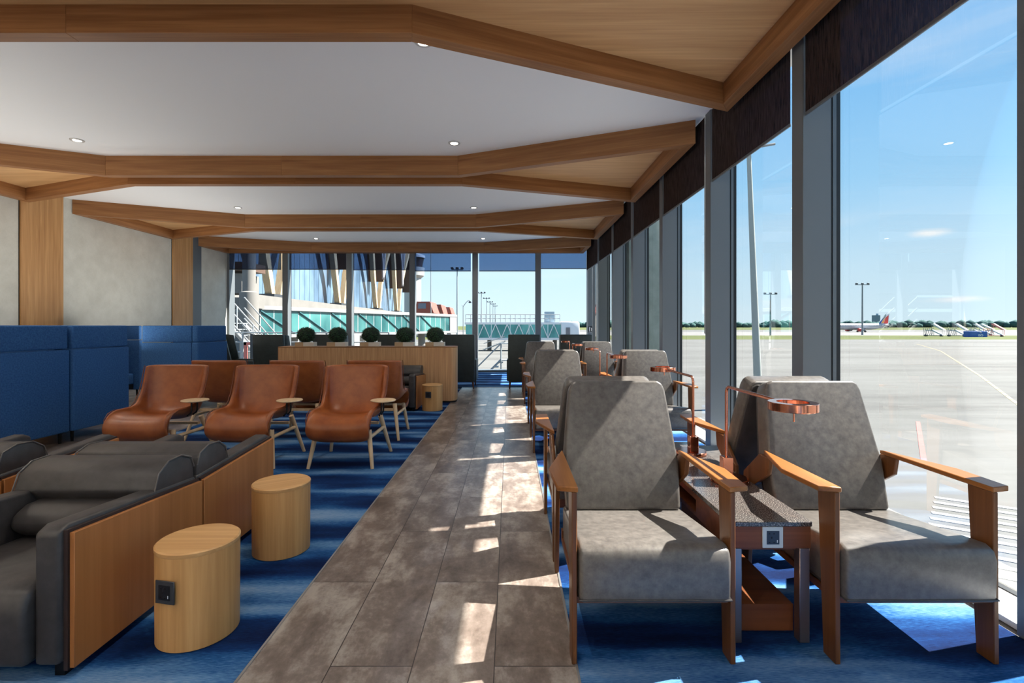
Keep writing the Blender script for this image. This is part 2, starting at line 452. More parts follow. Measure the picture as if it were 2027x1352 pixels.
# far windows
fx = [-6.80, -4.89, -3.0, -1.12, .77]
edges = [LX-.165] + fx + [2.34]
for i in range(len(edges)-1):
    w = bpy.data.objects.new('window_%d' % wn[0], None); COL.objects.link(w); w.location = (edges[i], BY, 0); w['kind'] = 'structure'; wn[0] += 1
    if i: MB().box(0, .165, 0, .22, 0, CZ).bevel(.004, 1).build('mullion', M['mullion'], w)
    if i: MB().box(.02, .145, .22, .30, 0, CZ).build('gasket', M['gasket'], w)
    d = edges[i+1]-edges[i]
    if not i: MB().box(.165, .23, 0, .30, 0, CZ).build('jamb', M['mullion'], w)
    MB().box(.165, d, .285, .293, .05, CZ).build('glass_pane', M['glass'], w)
    MB().box(.165, d, -.12, .30, 0, .06).build('sill', M['grey_sill'], w)
cp = bpy.data.objects.new('window_%d' % wn[0], None); COL.objects.link(cp); cp.location = (2.34, BY, 0); cp['kind'] = 'structure'
MB().box(0, .13, -.02, .30, 0, CZ).bevel(.004, 1).build('corner_post', M['mullion'], cp)

# roller blinds
def blind_side(y0, y1, zb, label, chain=True):
    t = thing('roller_blind', label, 'blind', (WX+.018, (y0+y1)/2, zb), 0, 'roller blinds on the side windows')
    h = (y1-y0)/2
    MB().box(-.002, .002, -h, h, 0, CZ-zb-.005).build('screen_fabric', M['screen'], t)
    MB().box(-.008, .008, -h, h, -.012, .014).bevel(.004, 1).build('bottom_bar', M['gasket_steel'], t)
    if chain:
        pts = []
        for k in range(13): pts.append((-.008, -h-.028 + .0*k, CZ-zb-.1 - k*(2.4/12)))
        pts += [(-.008, -h-.025, -1.72), (-.008, -h-.01, -1.72)]
        for k in range(13): pts.append((-.008, -h-.012, -1.6 + k*(2.4/12)))
        MB().tube(pts, .0035, 5).build('pull_chain', M['chrome_trim'], t)
    return t
names = ['behind the camera position', 'behind the camera position', 'behind the camera position', 'beside the camera']
ordn = ['dark woven roller blind on the window nearest the camera, at the photo top edge',
        'dark woven roller blind on the second side window, between the two widest grey mullions',
        'dark woven roller blind on the third side window, long pull chain beside it',
        'dark woven roller blind on the fourth side window from the camera',
        'dark woven roller blind on the fifth side window, before the grey concrete column outside',
        'dark woven roller blind on the sixth side window from the camera',
        'narrow dark roller blind on the last side window before the far corner post']
for i, yf in enumerate(mull_far):
    if i < 4: continue
    yn = mull_far[i+1] if i+1 < len(mull_far) else BY
    blind_side(yf+.055, yn-.155, 3.01, ordn[i-4], i == 6)
# first pane beside the camera (top edge of the frame) also carries a blind
blind_side(mull_far[3]+.055, mull_far[4]-.155, 3.01, 'dark roller blind on the window beside the camera, right of the right-hand photo edge', False)
zb = [3.07, 3.07, 3.05, 3.02, 3.02, 3.09]
lbl = ['dark screen blind on the far window beside the left wall, timber struts showing through',
       'dark screen blind on the second far window from the left, glass facade showing through',
       'dark screen blind on the third far window from the left, wavy roof edge showing through',
       'blue-looking screen blind on the far window in front of the control tower',
       'blue-looking screen blind on the second far window from the right, plain sky behind',
       'blue-looking screen blind on the far window next to the corner post']
for i in range(6):
    x0, x1 = edges[i]+.165, edges[i+1]
    if i == 0: x0 = LX+.01
    g0, g1 = (.04, .0) if i not in (0, 3, 5) else (.0, .045)
    t = thing('roller_blind', lbl[i], 'blind', ((x0+g0+x1-g1)/2, BY+.02, zb[i]), 0, 'screen blinds on the far windows')
    h = (x1-g1-x0-g0)/2
    MB().box(-h, h, -.002, .002, 0, CZ-zb[i]-.005).build('screen_fabric', M['screen'], t)
    MB().box(-h, h, -.008, .008, -.01, .012).bevel(.003, 1).build('bottom_bar', M['graphite'], t)

# small sign on the corner post
t = thing('wall_sign', 'small black sign with white person pictogram on the corner window post', 'sign', (2.405, BY-.022, 1.27))
MB().box(-.055, .055, -.006, 0, -.10, .10).build('sign_plate', M['sign_black'], t)
s = MB(); s.lathe([(.001,0),(.014,0),(.014,.003),(.001,.003)], 12, m=Matrix.Translation((-.02,-.006,.065)) @ Matrix.Rotation(R(90), 4, 'X'))
s.prism([(-.036,.045),(-.004,.045),(-.008,-.005),(-.012,-.06),(-.028,-.06),(-.032,-.005)], 'y', -.009, -.006)
s.build('pictogram', M['sign_white'], t)
s = MB(); s.tube([(.018,-.008,.06),(.034,-.008,.035),(.036,-.008,0),(.026,-.008,-.05)], .005, 6); s.box(-.045, .045, -.008, -.006, -.088, -.078)
s.build('pictogram', M['sign_white'], t)

# ------------------------------------------------------------------ lounge recliners (grey leather, wooden arms)
def make_recliner(label, loc, rz):
    t = thing('lounge_chair', label, 'chair', loc, rz, 'grey leather lounge chairs by the window')
    hw = .305
    # seat cushion
    prof = [(-.455,.262),(-.46,.43),(-.447,.472),(-.41,.488),(-.2,.466),(.0,.442),(.19,.425),(.19,.25)]
    mb = MB().prism(prof, 'x', -hw, hw); mb.bevel(.016, 3)
    mb.build('seat', M['leather'], t)
    s = MB()
    for z in (.276,): s.tube([(-hw-.001,-.2,z),(-hw-.001,-.456,z),(hw+.001,-.456,z),(hw+.001,-.2,z)], .004, 6)
    s.build('piping', M['leather_dark'], t)
    # backrest: hexagonal outline, leaning back
    al = R(16)
    m = Matrix.Translation((0, .09, .435)) @ Matrix.Rotation(-al, 4, 'X')
    half = [(0,.285),(.02,.292),(.235,.302),(.62,.262),(.655,.25),(.672,.225)]
    poly = [(x, z) for z, x in half] + [(-x, z) for z, x in reversed(half)]
    mb = MB().prism(poly, 'y', 0, .11, m); mb.bevel(.022, 3); mb.build('backrest', M['leather'], t)
    mb = MB().prism([(x*.985, z*.985) for x, z in poly], 'y', .112, .13, m); mb.bevel(.01, 2); mb.build('back_shell', M['leather_dark'], t)
    for sx in (-1, 1):
        X = lambda a, b: (a, b) if sx > 0 else (-b, -a)
        a, b = X(.312, .334)
        # front leg board
        MB().prism([(-.425,.70),(-.31,.70),(-.35,0),(-.43,0)], 'x', a, b).bevel(.003, 1).build('leg', M['leg_wood_shaded'], t)
        # rear leg board, sloping back from the arm
        MB().prism([(.085,.70),(.19,.70),(.365,.56),(.385,0),(.315,0),(.27,.50),(.10,.615)], 'x', a, b).bevel(.003, 1).build('leg', M['leg_wood_shaded'], t)
        # arm top
        pl = [(.308,-.43),(.392,-.41),(.408,-.16),(.336,.10),(.308,.19)]
        if sx < 0: pl = [(-x, y) for x, y in reversed(pl)]
        MB().prism(pl, 'z', .70, .722).bevel(.003, 1).build('armrest', M['arm_wood'], t)
    s = MB(); s.box(-.312, .312, .16, .20, .25, .30); s.box(-.312, .312, -.40, -.37, .235, .262); s.box(-.312,-.29,-.4,.2,.235,.262); s.box(.29,.312,-.4,.2,.235,.262)
    s.build('seat_frame', M['walnut_x'], t)
    return t
cy = [2.86, 6.21, 9.55]
lx_, rx_ = .587, 1.66
rec = None
where = ['nearest the camera', 'in the middle cluster', 'in the farthest cluster']
for k, c in enumerate(cy):
    for side, xx in (('walkway', lx_), ('window', rx_)):
        for face in (0, 1):
            if face == 0:
                lb = {0: 'large grey leather lounge chair %s, on the %s side of the side table' % (where[0], side),
                      1: 'grey leather lounge chair in the middle cluster facing the camera, on the %s side' % side,
                      2: 'small far grey leather lounge chair facing the camera in the last cluster, %s side' % side}[k]
            else:
                lb = 'grey lounge chair turned away, behind the %s side chair %s' % (side, where[k])
            loc = (xx, c-.415 if face == 0 else c+.415, 0); rz = 0 if face == 0 else PI
            if rec is None: rec = make_recliner(lb, loc, rz)
            else: dup(rec, loc, rz, lb)

# side tables with granite top
def outlet(parent, m, frame, dark, usb):
    fr = MB().box(-.045, .045, -.006, 0, -.046, .046, m).bevel(.002, 1).build('power_outlet', frame, parent)
    MB().box(-.027, .027, -.0075, -.005, -.029, .029, m).build('socket_face', dark, fr)
    s = MB()
    for px, pz, w, h in ((-.016,.017,.006,.004),(.004,.017,.006,.004),(-.006,0,.004,.008),(-.016,-.02,.006,.003),(.004,-.02,.006,.003)):
        s.box(px-w/2, px+w/2, -.0082, -.0074, pz-h/2, pz+h/2, m)
    s.build('socket_slots', M['dark_gap'], fr)
    MB().box(.0165, .0195, -.0085, -.0074, -.021, -.010, m).build('usb_port', usb, fr)
def make_table(label, loc):
    t = thing('side_table', label, 'table', loc, 0, 'side tables between the lounge chairs')
    hw, y0, y1 = .172, -.73, .73
    MB().box(-hw-.004, hw+.004, y0-.008, y1+.008, .51, .532).bevel(.003, 1).build('table_top', M['granite'], t)
    s = MB(); s.box(-hw, hw, y0, y0+.03, .415, .51); s.box(-hw, hw, y1-.03, y1, .415, .51)
    s.box(-hw, -hw+.018, y0+.03, y1-.03, .48, .51); s.box(hw-.018, hw, y0+.03, y1-.03, .48, .51)
    s.box(-hw, hw, y0+.03, y1-.03, .395, .415)
    s.box(-hw, -hw+.018, y0+.03, -.32, .415, .48); s.box(hw-.018, hw, y0+.03, -.32, .415, .48)
    s.box(-hw, -hw+.018, .32, y1-.03, .415, .48); s.box(hw-.018, hw, .32, y1-.03, .415, .48)
    s.build('apron', M['walnut_x'], t)
    s = MB(); s.box(-.14, .14, .25, .27, .14, .395); s.box(-.14, .14, -.01, .01, .14, .395); s.box(-.14,.14,.46,.48,.14,.395); s.box(-.14,.14,-.01,.48,.245,.262)
    s.build('cubby', M['walnut_x'], t)
    for zz in (.15, .268): MB().box(-.152, -.14, .275, .458, zz, zz+.105).bevel(.002,1).build('drawer_front', M['walnut_x'], t)
    s = MB(); s.box(-.13, .13, y0+.06, y1-.06, .12, .138); s.box(-.13, .13, y0+.06, y0+.08, .02, .12); s.box(-.13, .13, y1-.08, y1-.06, .02, .12)
    s.build('shelf', M['walnut_x'], t)
    for sx in (-1, 1):
        for yy in (y0+.002, y1-.047):
            xa = sx*(hw-.002); MB().box(min(xa, xa-sx*.045), max(xa, xa-sx*.045), yy, yy+.045, 0, .413).bevel(.003,1).build('leg', M['steel'], t)
    outlet(t, Matrix.Translation((.005, y0, .463)), M['pale_plastic'], plain('navy socket face', (30,44,60), .4), M['usb'])
    return t
tb = None
tl3 = ['wooden side table with speckled granite top between the two nearest lounge chairs', 'granite topped side table in the middle lounge chair cluster, behind the nearest lamps', 'granite topped side table in the farthest lounge chair cluster']
for k, c in enumerate(cy):
    loc = (1.135, c+.02, 0)
    if tb is None: tb = make_table(tl3[0], loc)
    else: dup(tb, loc, 0, tl3[k])

# copper lamps
def make_lamp(label, loc, rz):
    t = thing('reading_lamp', label, 'lamp', loc, rz, 'copper reading lamps on the side tables')
    MB().lathe([(.001,0),(.094,0),(.098,.004),(.098,.022),(.094,.026),(.001,.026)], 40, (0,-.035,0)).build('lamp_base', M['copper'], t)
    MB().box(-.027, .027, -.027, .027, .026, .128).bevel(.002,1).build('stem_block', M['copper'], t)
    pts = [(0,0,.128),(0,0,.48)] + [(0, -.035+.035*math.cos(a), .48+.035*math.sin(a)) for a in [R(v) for v in (15,30,45,60,75,90)]] + [(0,-.56,.513)]
    MB().tube(pts, .0085, 12).build('arm', M['copper'], t)
    rn = [(.062,0),(.094,0),(.096,.002),(.096,.033),(.094,.035),(.062,.035)]
    rings = []
    n = 40
    for k in range(n+1):
        a = 2*PI*k/n; rings.append([(r*math.cos(a), -.64+r*math.sin(a), .492+z) for r, z in rn])
    MB().loft(rings[:-1]+[rings[0]], True, False).build('lamp_head', M['copper'], t)
    h = MB().lathe([(.001,.02),(.063,.02),(.063,.026),(.001,.026)], 32, (0,-.64,.492)).build('reflector', M['copper'], t)
    MB().lathe([(.001,.012),(.06,.012),(.06,.018),(.001,.018)], 32, (0,-.64,.492)).build('diffuser', M['pot'], t)
    MB().bar((-.03,-.70,.494), (-.03,-.70,.455), .003, .0035, 8).build('switch_lever', M['copper'], t)
    return t
lp = None
lab = [('copper reading lamp nearest the camera, its ring head in front of the window side chair', 'copper reading lamp on the nearest side table, its arm pointing away from camera'),
       ('copper reading lamp of the middle cluster with head turned towards the camera', 'copper reading lamp of the middle cluster with head turned away from the camera'),
       ('small far copper reading lamp in the last cluster, head towards the camera', 'small far copper reading lamp in the last cluster, head turned away')]
for k, c in enumerate(cy):
    for f, dy in ((0, -.13), (1, .38)):
        loc = (1.195, c+dy, .532); rz = 0 if f == 0 else PI
        if f == 1: loc = (1.20, c+dy, .532)
        if lp is None: lp = make_lamp(lab[0][0], loc, rz)
        else: dup(lp, loc, rz, lab[k][f])

# ------------------------------------------------------------------ wooden drum tables
def make_drum(label, loc, sock):
    t = thing('drum_table', label, 'side table', loc, 0, 'round oak drum tables')
    MB().lathe([(.155,0),(.164,.004),(.166,.398),(.001,.398)], 56).build('drum_body', M['drum'], t)
    MB().lathe([(.001,.398),(.166,.398),(.168,.402),(.168,.415),(.162,.42),(.001,.42)], 56).build('drum_top', M['drum_top'], t)
    return t
d1 = make_drum('oak drum table nearest the camera with a black socket on its front', (-1.41, 2.245, 0), 1)
d2 = dup(d1, (-1.41, 3.06, 0), .6, 'plain oak drum table standing behind the one with the socket, by the wooden chair panel')
d3 = dup(d1, (-1.27, 8.13, 0), .3, 'far oak drum table with socket beside the dark armchair and the planter')
outlet(d1, Matrix.Rotation(R(6), 4, 'Z') @ Matrix.Translation((-.052, -.162, .262)) @ Matrix.Rotation(R(-18), 4, 'Z') @ Matrix.Diagonal((1.05,1,1.05,1)), M['graphite'], M['black'], M['usb'])
outlet(d3, Matrix.Rotation(R(-.0), 4, 'Z') @ Matrix.Rotation(-.3, 4, 'Z') @ Matrix.Translation((-.04, -.163, .27)) @ Matrix.Rotation(R(-14), 4, 'Z') @ Matrix.Diagonal((1.1,1,1.1,1)), M['graphite'], M['black'], M['graphite'])

# ------------------------------------------------------------------ low club chairs with wooden side panels
def make_club(label, loc, rz):
    t = thing('club_chair', label, 'chair', loc, rz, 'dark leather club chairs with wooden side panels')
    for sx in (-1, 1):
        X = lambda a, b: (a, b) if sx > 0 else (-b, -a)
        a, b = X(.376, .396)
        MB().prism(rounded_poly([(-.40,.035),(.412,.035),(.412,.518),(-.40,.568)], .015), 'x', a, b).bevel(.002,1).build('side_panel', M['side_panel'], t)
        a, b = X(.360, .376)
        MB().prism([(-.408,.03),(.414,.03),(.414,.53),(-.408,.58)], 'x', a, b).build('shadow_gap', plain('dark reveal', (44,28,24), .6) if 'rev' not in M else M['rev'], t)
        a, b = X(.262, .360)
        mb = MB().prism([(-.43,.06),(.414,.06),(.414,.545),(-.38,.598),(-.43,.575)], 'x', a, b); mb.bevel(.018, 3); mb.build('arm', M['leather_dark'], t)
    mb = MB().prism([(-.46,.07),(-.475,.28),(-.45,.355),(-.38,.385),(.10,.36),(.20,.36),(.20,.07)], 'x', -.260, .260); mb.bevel(.025, 3); mb.build('seat', M['leather_dark'], t)
    mb = MB().prism([(.05,.36),(-.02,.42),(-.01,.48),(.06,.515),(.2,.52),(.2,.36)], 'x', -.259, .259); mb.bevel(.03, 3); mb.build('lumbar_cushion', M['leather_dark'], t)
    mb = MB().prism([(.14,.50),(.10,.56),(.13,.64),(.20,.685),(.30,.69),(.38,.66),(.405,.60),(.41,.50)], 'x', -.352, .352); mb.bevel(.012, 2, 40); mb.build('back_bolster', M['leather_dark'], t)
    for x in (-.352, .352):
        MB().tube([(x,.14,.515),(x,.10,.56),(x,.13,.64),(x,.20,.685),(x,.30,.69),(x,.38,.66),(x,.405,.60)], .004, 6).build('piping', M['leather'], t)
    MB().box(-.35, .35, .22, .412, .06, .50).build('back_panel', M['leather_dark'], t)
    for sx in (-1, 1):
        for y in (-.37, .36): MB().box(sx*.33-.02, sx*.33+.02, y-.02, y+.02, 0, .062).build('foot', M['black_metal'], t)
    return t
def rounded_poly(p, r): return p
M['rev'] = plain('dark reveal', (44,28,24), .6)
cl = make_club('dark leather club chair at the bottom left corner, wooden panel beside the drum table', (-2.106, 2.345, 0), 0)
dup(cl, (-2.106, 3.185, 0), PI, 'dark leather club chair back to back with the corner one, facing the orange chairs')
dup(cl, (-3.225, 2.345, 0), 0, 'dark leather club chair at the left photo edge, facing the camera side')
dup(cl, (-3.225, 3.185, 0), PI, 'dark leather club chair at the left photo edge facing the blue sofas, panel end showing')
dup(cl, (-1.89, 8.40, 0), 0, 'far dark leather club chair in front of the planter, next to the far drum table')
dup(cl, (-2.72, 8.40, 0), 0, 'far dark leather club chair in front of the planter, hidden behind the middle orange chairs')

# ------------------------------------------------------------------ cognac shell chairs
def make_shell(label, loc, rz):
    t = thing('shell_chair', label, 'chair', loc, rz, 'cognac leather shell chairs')
    rows = [(-.27,.295,.20,(0,.01)),(-.33,.30,.25,(0,.02)),(-.375,.325,.285,(0,.03)),(-.40,.37,.303,(.0,.045)),(-.393,.42,.31,(.0,.06)),(-.355,.455,.315,(.01,.075)),
            (-.27,.463,.318,(.0,.09)),(-.14,.438,.322,(-.01,.11)),(.0,.412,.327,(-.04,.14)),(.11,.415,.332,(-.085,.18)),(.175,.46,.336,(-.125,.18)),
            (.215,.54,.338,(-.14,.12)),(.238,.65,.340,(-.14,.05)),(.257,.76,.342,(-.13,.02)),(.274,.86,.345,(-.12,.005)),
            (.284,.93,.344,(-.115,-.001)),(.288,.958,.34,(-.11,-.002))]
    nu = 15; bm = MB(); rings = []
    for y, z, w, (ly, lz) in rows:
        rr = []
        for i in range(nu):
            u = -1+2*i/(nu-1); a = abs(u)**3
            rr.append((w*(math.sin(u*PI/2*.92)/math.sin(PI/2*.92)), y+ly*a, z+lz*a))
        rings.append(rr)
    bm.loft(rings, False, False)
    o = bm.build('shell', M['cognac'], t, ang=180)
    so = o.modifiers.new('thick', 'SOLIDIFY'); so.thickness = .05; so.offset = -1
    sb = o.modifiers.new('sub', 'SUBSURF'); sb.levels = 2; sb.render_levels = 2
    for sd in (0, nu-1): MB().tube([(p[sd][0]*1.003, p[sd][1], p[sd][2]+.002) for p in rings], .004, 6).build('piping', M['cognac_pipe'], t)
    for sx in (-1, 1):
        MB().bar((sx*.255,-.26,.36), (sx*.31,-.335,0), .026, .016, 14).build('leg', M['ash'], t)
        MB().bar((sx*.25,.19,.42), (sx*.33,.335,0), .026, .016, 14).build('leg', M['ash'], t)
        MB().bar((sx*.27,-.275,.29), (sx*.275,.245,.29), .018, .018, 10).build('stretcher', M['ash'], t)
    s = MB(); s.box(-.24, .24, -.27,-.23, .335, .36); s.box(-.24,.24,.15,.19,.335,.36)
    s.build('cross_rail', M['ash'], t)
    return t
def add_tray(t):
    tr = MB().lathe([(.001,0),(.118,0),(.126,.006),(.126,.012),(.122,.016),(.001,.016)], 40, (.345,-.06,.612)).build('tray', M['ash'], t)
    s = MB()
    for yy in (-.10, -.01):
        s.tube([(.335,yy,.612),(.335,yy,.52),(.332,yy-.01,.495),(.325,yy-.03,.485),(.33,yy-.055,.48)], .008, 8)
    s.build('tray_bracket', M['black_metal'], t)
sh = make_shell('cognac leather shell chair on the right of the front row, its tray beside the walkway', (-1.635, 5.11, 0), 0)
r1 = dup(sh, (-1.665, 6.28, 0), PI, 'cognac shell chair in the back row on the right, facing the planter')
r2 = dup(sh, (-2.62, 6.28, 0), PI, 'cognac shell chair in the back row in the middle, facing the planter')
r3 = dup(sh, (-3.58, 6.28, 0), PI, 'cognac shell chair in the back row on the left, half hidden behind the front row')
add_tray(sh)
dup(sh, (-2.59, 5.11, 0), 0, 'cognac leather shell chair in the middle of the front row, behind the wooden panel')
dup(sh, (-3.555, 5.11, 0), 0, 'cognac leather shell chair on the left of the front row, by the blue felt sofas')
for r in (r1, r2, r3): add_tray(r)

# ------------------------------------------------------------------ blue high-back sofas
def make_pod(label, loc, rz):
    # back panel looks to local +x ; origin on the floor at the middle of the back face
    t = thing('high_back_sofa', label, 'sofa', loc, rz, 'blue felt high-back sofas')
    h = .432
    MB().box(-.11, 0, -h, h, .13, 1.10).bevel(.02, 3).build('back_panel', M['blue_felt'], t)
    MB().box(-.105, -.012, -h+.005, h-.01, 1.108, 1.385).bevel(.02, 3).build('head_panel', M['blue_felt'], t)
    for sy in (-1, 1):
        y0, y1 = (-h, -h+.09) if sy < 0 else (h-.09, h)
        MB().box(-.95, -.112, y0, y1, .13, 1.10).bevel(.018, 2).build('side_wing', M['blue_felt'], t)
        MB().box(-.94, -.112, y0+.004, y1-.004, 1.108, 1.385).bevel(.018, 2).build('head_wing', M['blue_felt'], t)
    MB().box(-.85, -.115, -h+.092, h-.092, .24, .45).bevel(.03, 3).build('seat', M['blue_felt'], t)
    MB().box(-.84, -.115, -h+.10, h-.10, .15, .24).build('seat_base', M['black'], t)
    for x in (-.88, -.07):
        for y in (-h+.06, h-.06): MB().bar((x,y,.14), (x,y,0), .02, .014, 10).build('leg', M['black_metal'], t)
    return t
pod = make_pod('blue felt high-back sofa at the left photo edge', (-5.2, 5.425, 0), 0)
dup(pod, (-5.17, 6.30, 0), 0, 'blue felt high-back sofa second from the left photo edge, next to the gap')
dup(pod, (-5.2, 8.69, 0), 0, 'blue felt high-back sofa beyond the gap, beside the far windows, side in shadow')
dup(pod, (-8.20, 9.35, 0), PI, 'blue felt high-back sofa against the left wall, glimpsed through the gap')

# ------------------------------------------------------------------ planter cabinet and boxwood balls
t = thing('planter_cabinet', 'long slatted oak cabinet with rounded end carrying five boxwood balls', 'cabinet', (-2.57, 9.13, 0))
poly = rounded_rect(-1.6, 1.6, -.22, .22, .12, 8, (1,1,0,0))
MB().prism(poly, 'z', .03, .985).build('carcass', M['cabinet'], t, ang=25)
MB().prism([(x*.995, y*.97) for x, y in poly], 'z', 0, .03).build('plinth', M['dark_gap'], t)
MB().prism([(x*1.001, y*1.004) for x, y in poly], 'z', .985, 1.005).bevel(.003,1).build('cabinet_top', M['beam'], t)
bxs = [-3.75, -3.17, -2.56, -1.93, -1.37]
def make_box(label, loc):
    t = thing('potted_boxwood', label, 'plant', loc, 0, 'clipped boxwood balls on the planter cabinet')
    MB().box(-.17, .17, -.08, .08, 0, .075).bevel(.003,1).build('planter_box', M['pot'], t)
    MB().box(-.172, -.02, -.083, -.0805, 0, .075).build('box_shade_sheet', M['box_shade_tan'], t)  # tan sheet paints the shadowed left half of the white box front
    core = MB().ball((0,0,.205), .155, 3, (1,1,.88)).build('foliage', M['ball'], t)
    s = MB(); rnd = random.Random(3)
    for k in range(1500):
        z = rnd.uniform(-1, 1); a = rnd.uniform(0, 2*PI); q = math.sqrt(1-z*z)
        n = Vector((q*math.cos(a), q*math.sin(a), z*.9)); p = Vector((0,0,.205)) + n*rnd.uniform(.148,.17)
        u = n.cross(Vector((rnd.uniform(-1,1), rnd.uniform(-1,1), rnd.uniform(-1,1)))).normalized(); v = n.cross(u).normalized()
        d = (n*rnd.uniform(.2,.9) + u).normalized(); L = rnd.uniform(.012,.02); W = L*.45
        s._pts([p, p+d*L*.5+v*W, p+d*L, p+d*L*.5-v*W], [(0,1,2,3)])
    s.build('leaves', M['leaf'], t)
    return t
bl = ['first clipped boxwood ball from the left on the planter cabinet', 'second boxwood ball from the left on the planter cabinet', 'middle boxwood ball of the five on the planter cabinet', 'fourth boxwood ball from the left on the planter cabinet', 'rightmost boxwood ball, near the rounded end of the cabinet']
b0 = None
for x, lb in zip(bxs, bl):
    if b0 is None: b0 = make_box(lb, (x, 9.12, 1.005))
    else: dup(b0, (x, 9.12, 1.005), 0, lb)

# ------------------------------------------------------------------ dark green high armchairs at the far windows
def make_green(label, loc, rz):
    # faces local -y (back looks to +y)
    t = thing('wing_armchair', label, 'chair', loc, rz, 'dark green high armchairs facing the far windows')
    m = Matrix.Translation((0,.30,.16)) @ Matrix.Rotation(R(-3.5), 4, 'X')
    MB().prism([(-.335,0),(.335,0),(.35,.6),(.345,1.035),(-.345,1.035),(-.35,.6)], 'y', 0, .10, m).bevel(.018,2).build('backrest', M['green_leather'], t)
    for sx in (-1, 1):
        X = lambda a, b: (a, b) if sx > 0 else (-b, -a)
        a, b = X(.275, .345)
        MB().prism([(.30,.62),(.36,1.19),(.20,1.17),(.08,.64)], 'x', a, b).bevel(.015,2).build('wing', M['green_leather'], t)
        a, b = X(.285, .375)
        MB().prism([(-.36,.16),(.30,.16),(.32,.64),(-.36,.62)], 'x', a, b).bevel(.02,2).build('arm', M['green_leather'], t)
        for y in (-.31, .33): MB().bar((sx*.30,y,.165), (sx*.315,y+(.02 if y > 0 else -.02),0), .024, .013, 12).build('leg', M['walnut_x'], t)
    MB().box(-.283, .283, -.39, .297, .165, .45).bevel(.03,3).build('seat', M['green_leather'], t)
    return t
g = None
for x, y, rz, lb in ((1.44, 11.55, PI, 'dark green high armchair facing the far window, rightmost, behind the last lounge chairs'),
                     (.31, 11.55, PI, 'dark green high armchair facing the far window, right of the walkway end'),
                     (-1.11, 11.55, PI, 'dark green high armchair just right of the planter cabinet'),
                     (-2.53, 11.55, PI, 'dark green high armchair behind the cabinet, partly covered by the fourth boxwood ball'),
                     (-3.93, 11.55, PI, 'dark green high armchair behind the cabinet between the second and third boxwood balls'),
                     (-5.08, 11.30, PI-.12, 'dark green high armchair at the left end of the planter cabinet'),
                     (-6.0, 11.35, PI/2+.25, 'dark green high armchair turned sideways beside the far blue sofa')):
    if g is None: g = make_green(lb, (x, y-.36, 0), rz)
    else: dup(g, (x, y-.36, 0), rz, lb)


# ------------------------------------------------------------------ outside: apron, grass, trees
GZ = -2.6
def apron():
    m, nt, b = newmat('apron concrete')
    v = coords(nt, (.012,.16,1)); w = coords(nt, (.05,.05,1)); fine = coords(nt, (.5,2.2,1))
    f = noise(nt, v, 1, 5, .6, .5); g = noise(nt, w, 1, 6, .65); h = noise(nt, fine, 1, 4, .6)
    t = mathn(nt, 'ADD', mathn(nt, 'MULTIPLY', f, .55), mathn(nt, 'MULTIPLY', g, .25)); t = mathn(nt, 'ADD', t, mathn(nt, 'MULTIPLY', h, .2))
    col = ramp(nt, t, [(.3, (66,65,64)), (.5, (92,92,90)), (.7, (106,106,105))])
    tc = N(nt, 'ShaderNodeTexCoord'); br = N(nt, 'ShaderNodeTexBrick'); br.offset = 0
    br.inputs['Scale'].default_value = 1; br.inputs['Brick Width'].default_value = 7.5; br.inputs['Row Height'].default_value = 7.5; br.inputs['Mortar Size'].default_value = .03
    nt.links.new(tc.outputs['Object'], br.inputs['Vector'])
    mx = N(nt, 'ShaderNodeMix', data_type='RGBA')
    nt.links.new(mathn(nt, 'MULTIPLY', br.outputs['Fac'], .5), mx.inputs[0]); nt.links.new(col, mx.inputs[6]); mx.inputs[7].default_value = (*lin((90,90,88)), 1)
    nt.links.new(mx.outputs[2], b.inputs['Base Color']); b.inputs['Roughness'].default_value = .9; b.inputs['Specular IOR Level'].default_value = .15
    return m
M['apron'] = apron()
M['asphalt'] = mottled('taxiway asphalt', (72,72,72), (84,83,81), .05, .9, 0)
M['taxi'] = mottled('taxiway concrete', (96,94,91), (108,106,103), .05, .9, 0)
M['grass'] = mottled('airfield grass', (66,74,42), (86,90,56), .06, .95, 0, spec=.1)
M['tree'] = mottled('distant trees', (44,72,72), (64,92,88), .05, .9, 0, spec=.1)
M['yellow'] = plain('yellow paint', (134,122,90), .8)
M['red_paint'] = plain('red paint', (150,84,80), .8)
M['white_paint'] = plain('white paint', (160,160,158), .8)
bands = [(-150, 126, 'apron'), (126, 144, 'asphalt'), (144, 205, 'grass'), (205, 325, 'taxi'), (325, 490, 'asphalt'), (490, 5000, 'grass')]
for a, b, mt in bands:
    struct(MB().box(-1500 if a > 0 else -300, 6000 if a > 200 else 1500, a, b, GZ-.5, GZ).build('ground', M[mt]))
def strip(name, label, cat, pts, w, mat, dash=None):
    s = MB()
    for (x0, y0), (x1, y1) in zip(pts, pts[1:]):
        d = Vector((x1-x0, y1-y0)); L = d.length; d.normalize(); n = Vector((-d.y, d.x))*w/2
        k = 0.0
        while k < L:
            e = min(L, k+(dash[0] if dash else L))
            a = Vector((x0, y0))+d*k; b = Vector((x0, y0))+d*e
            s.prism([tuple(a-n), tuple(b-n), tuple(b+n), tuple(a+n)], 'z', GZ-.01, GZ+.012)
            k = e+(dash[1] if dash else 0)
    return tag(s.build(name, mat), label, cat)
def gp(px, py): 
    y = F*(H-GZ)/(py-645); return ((px-1009)*y/F, y)
strip('painted_line', 'broken yellow taxi line running across the apron', 'marking', [gp(1815, 681), gp(1862, 695), gp(1940, 744), gp(2030, 812)], .17, M['yellow'], (1.6, .25))
strip('painted_line', 'faint red line on the apron right of the nearest window side chair', 'marking', [gp(1817, 835), gp(1829, 915)], .14, M['red_paint'])
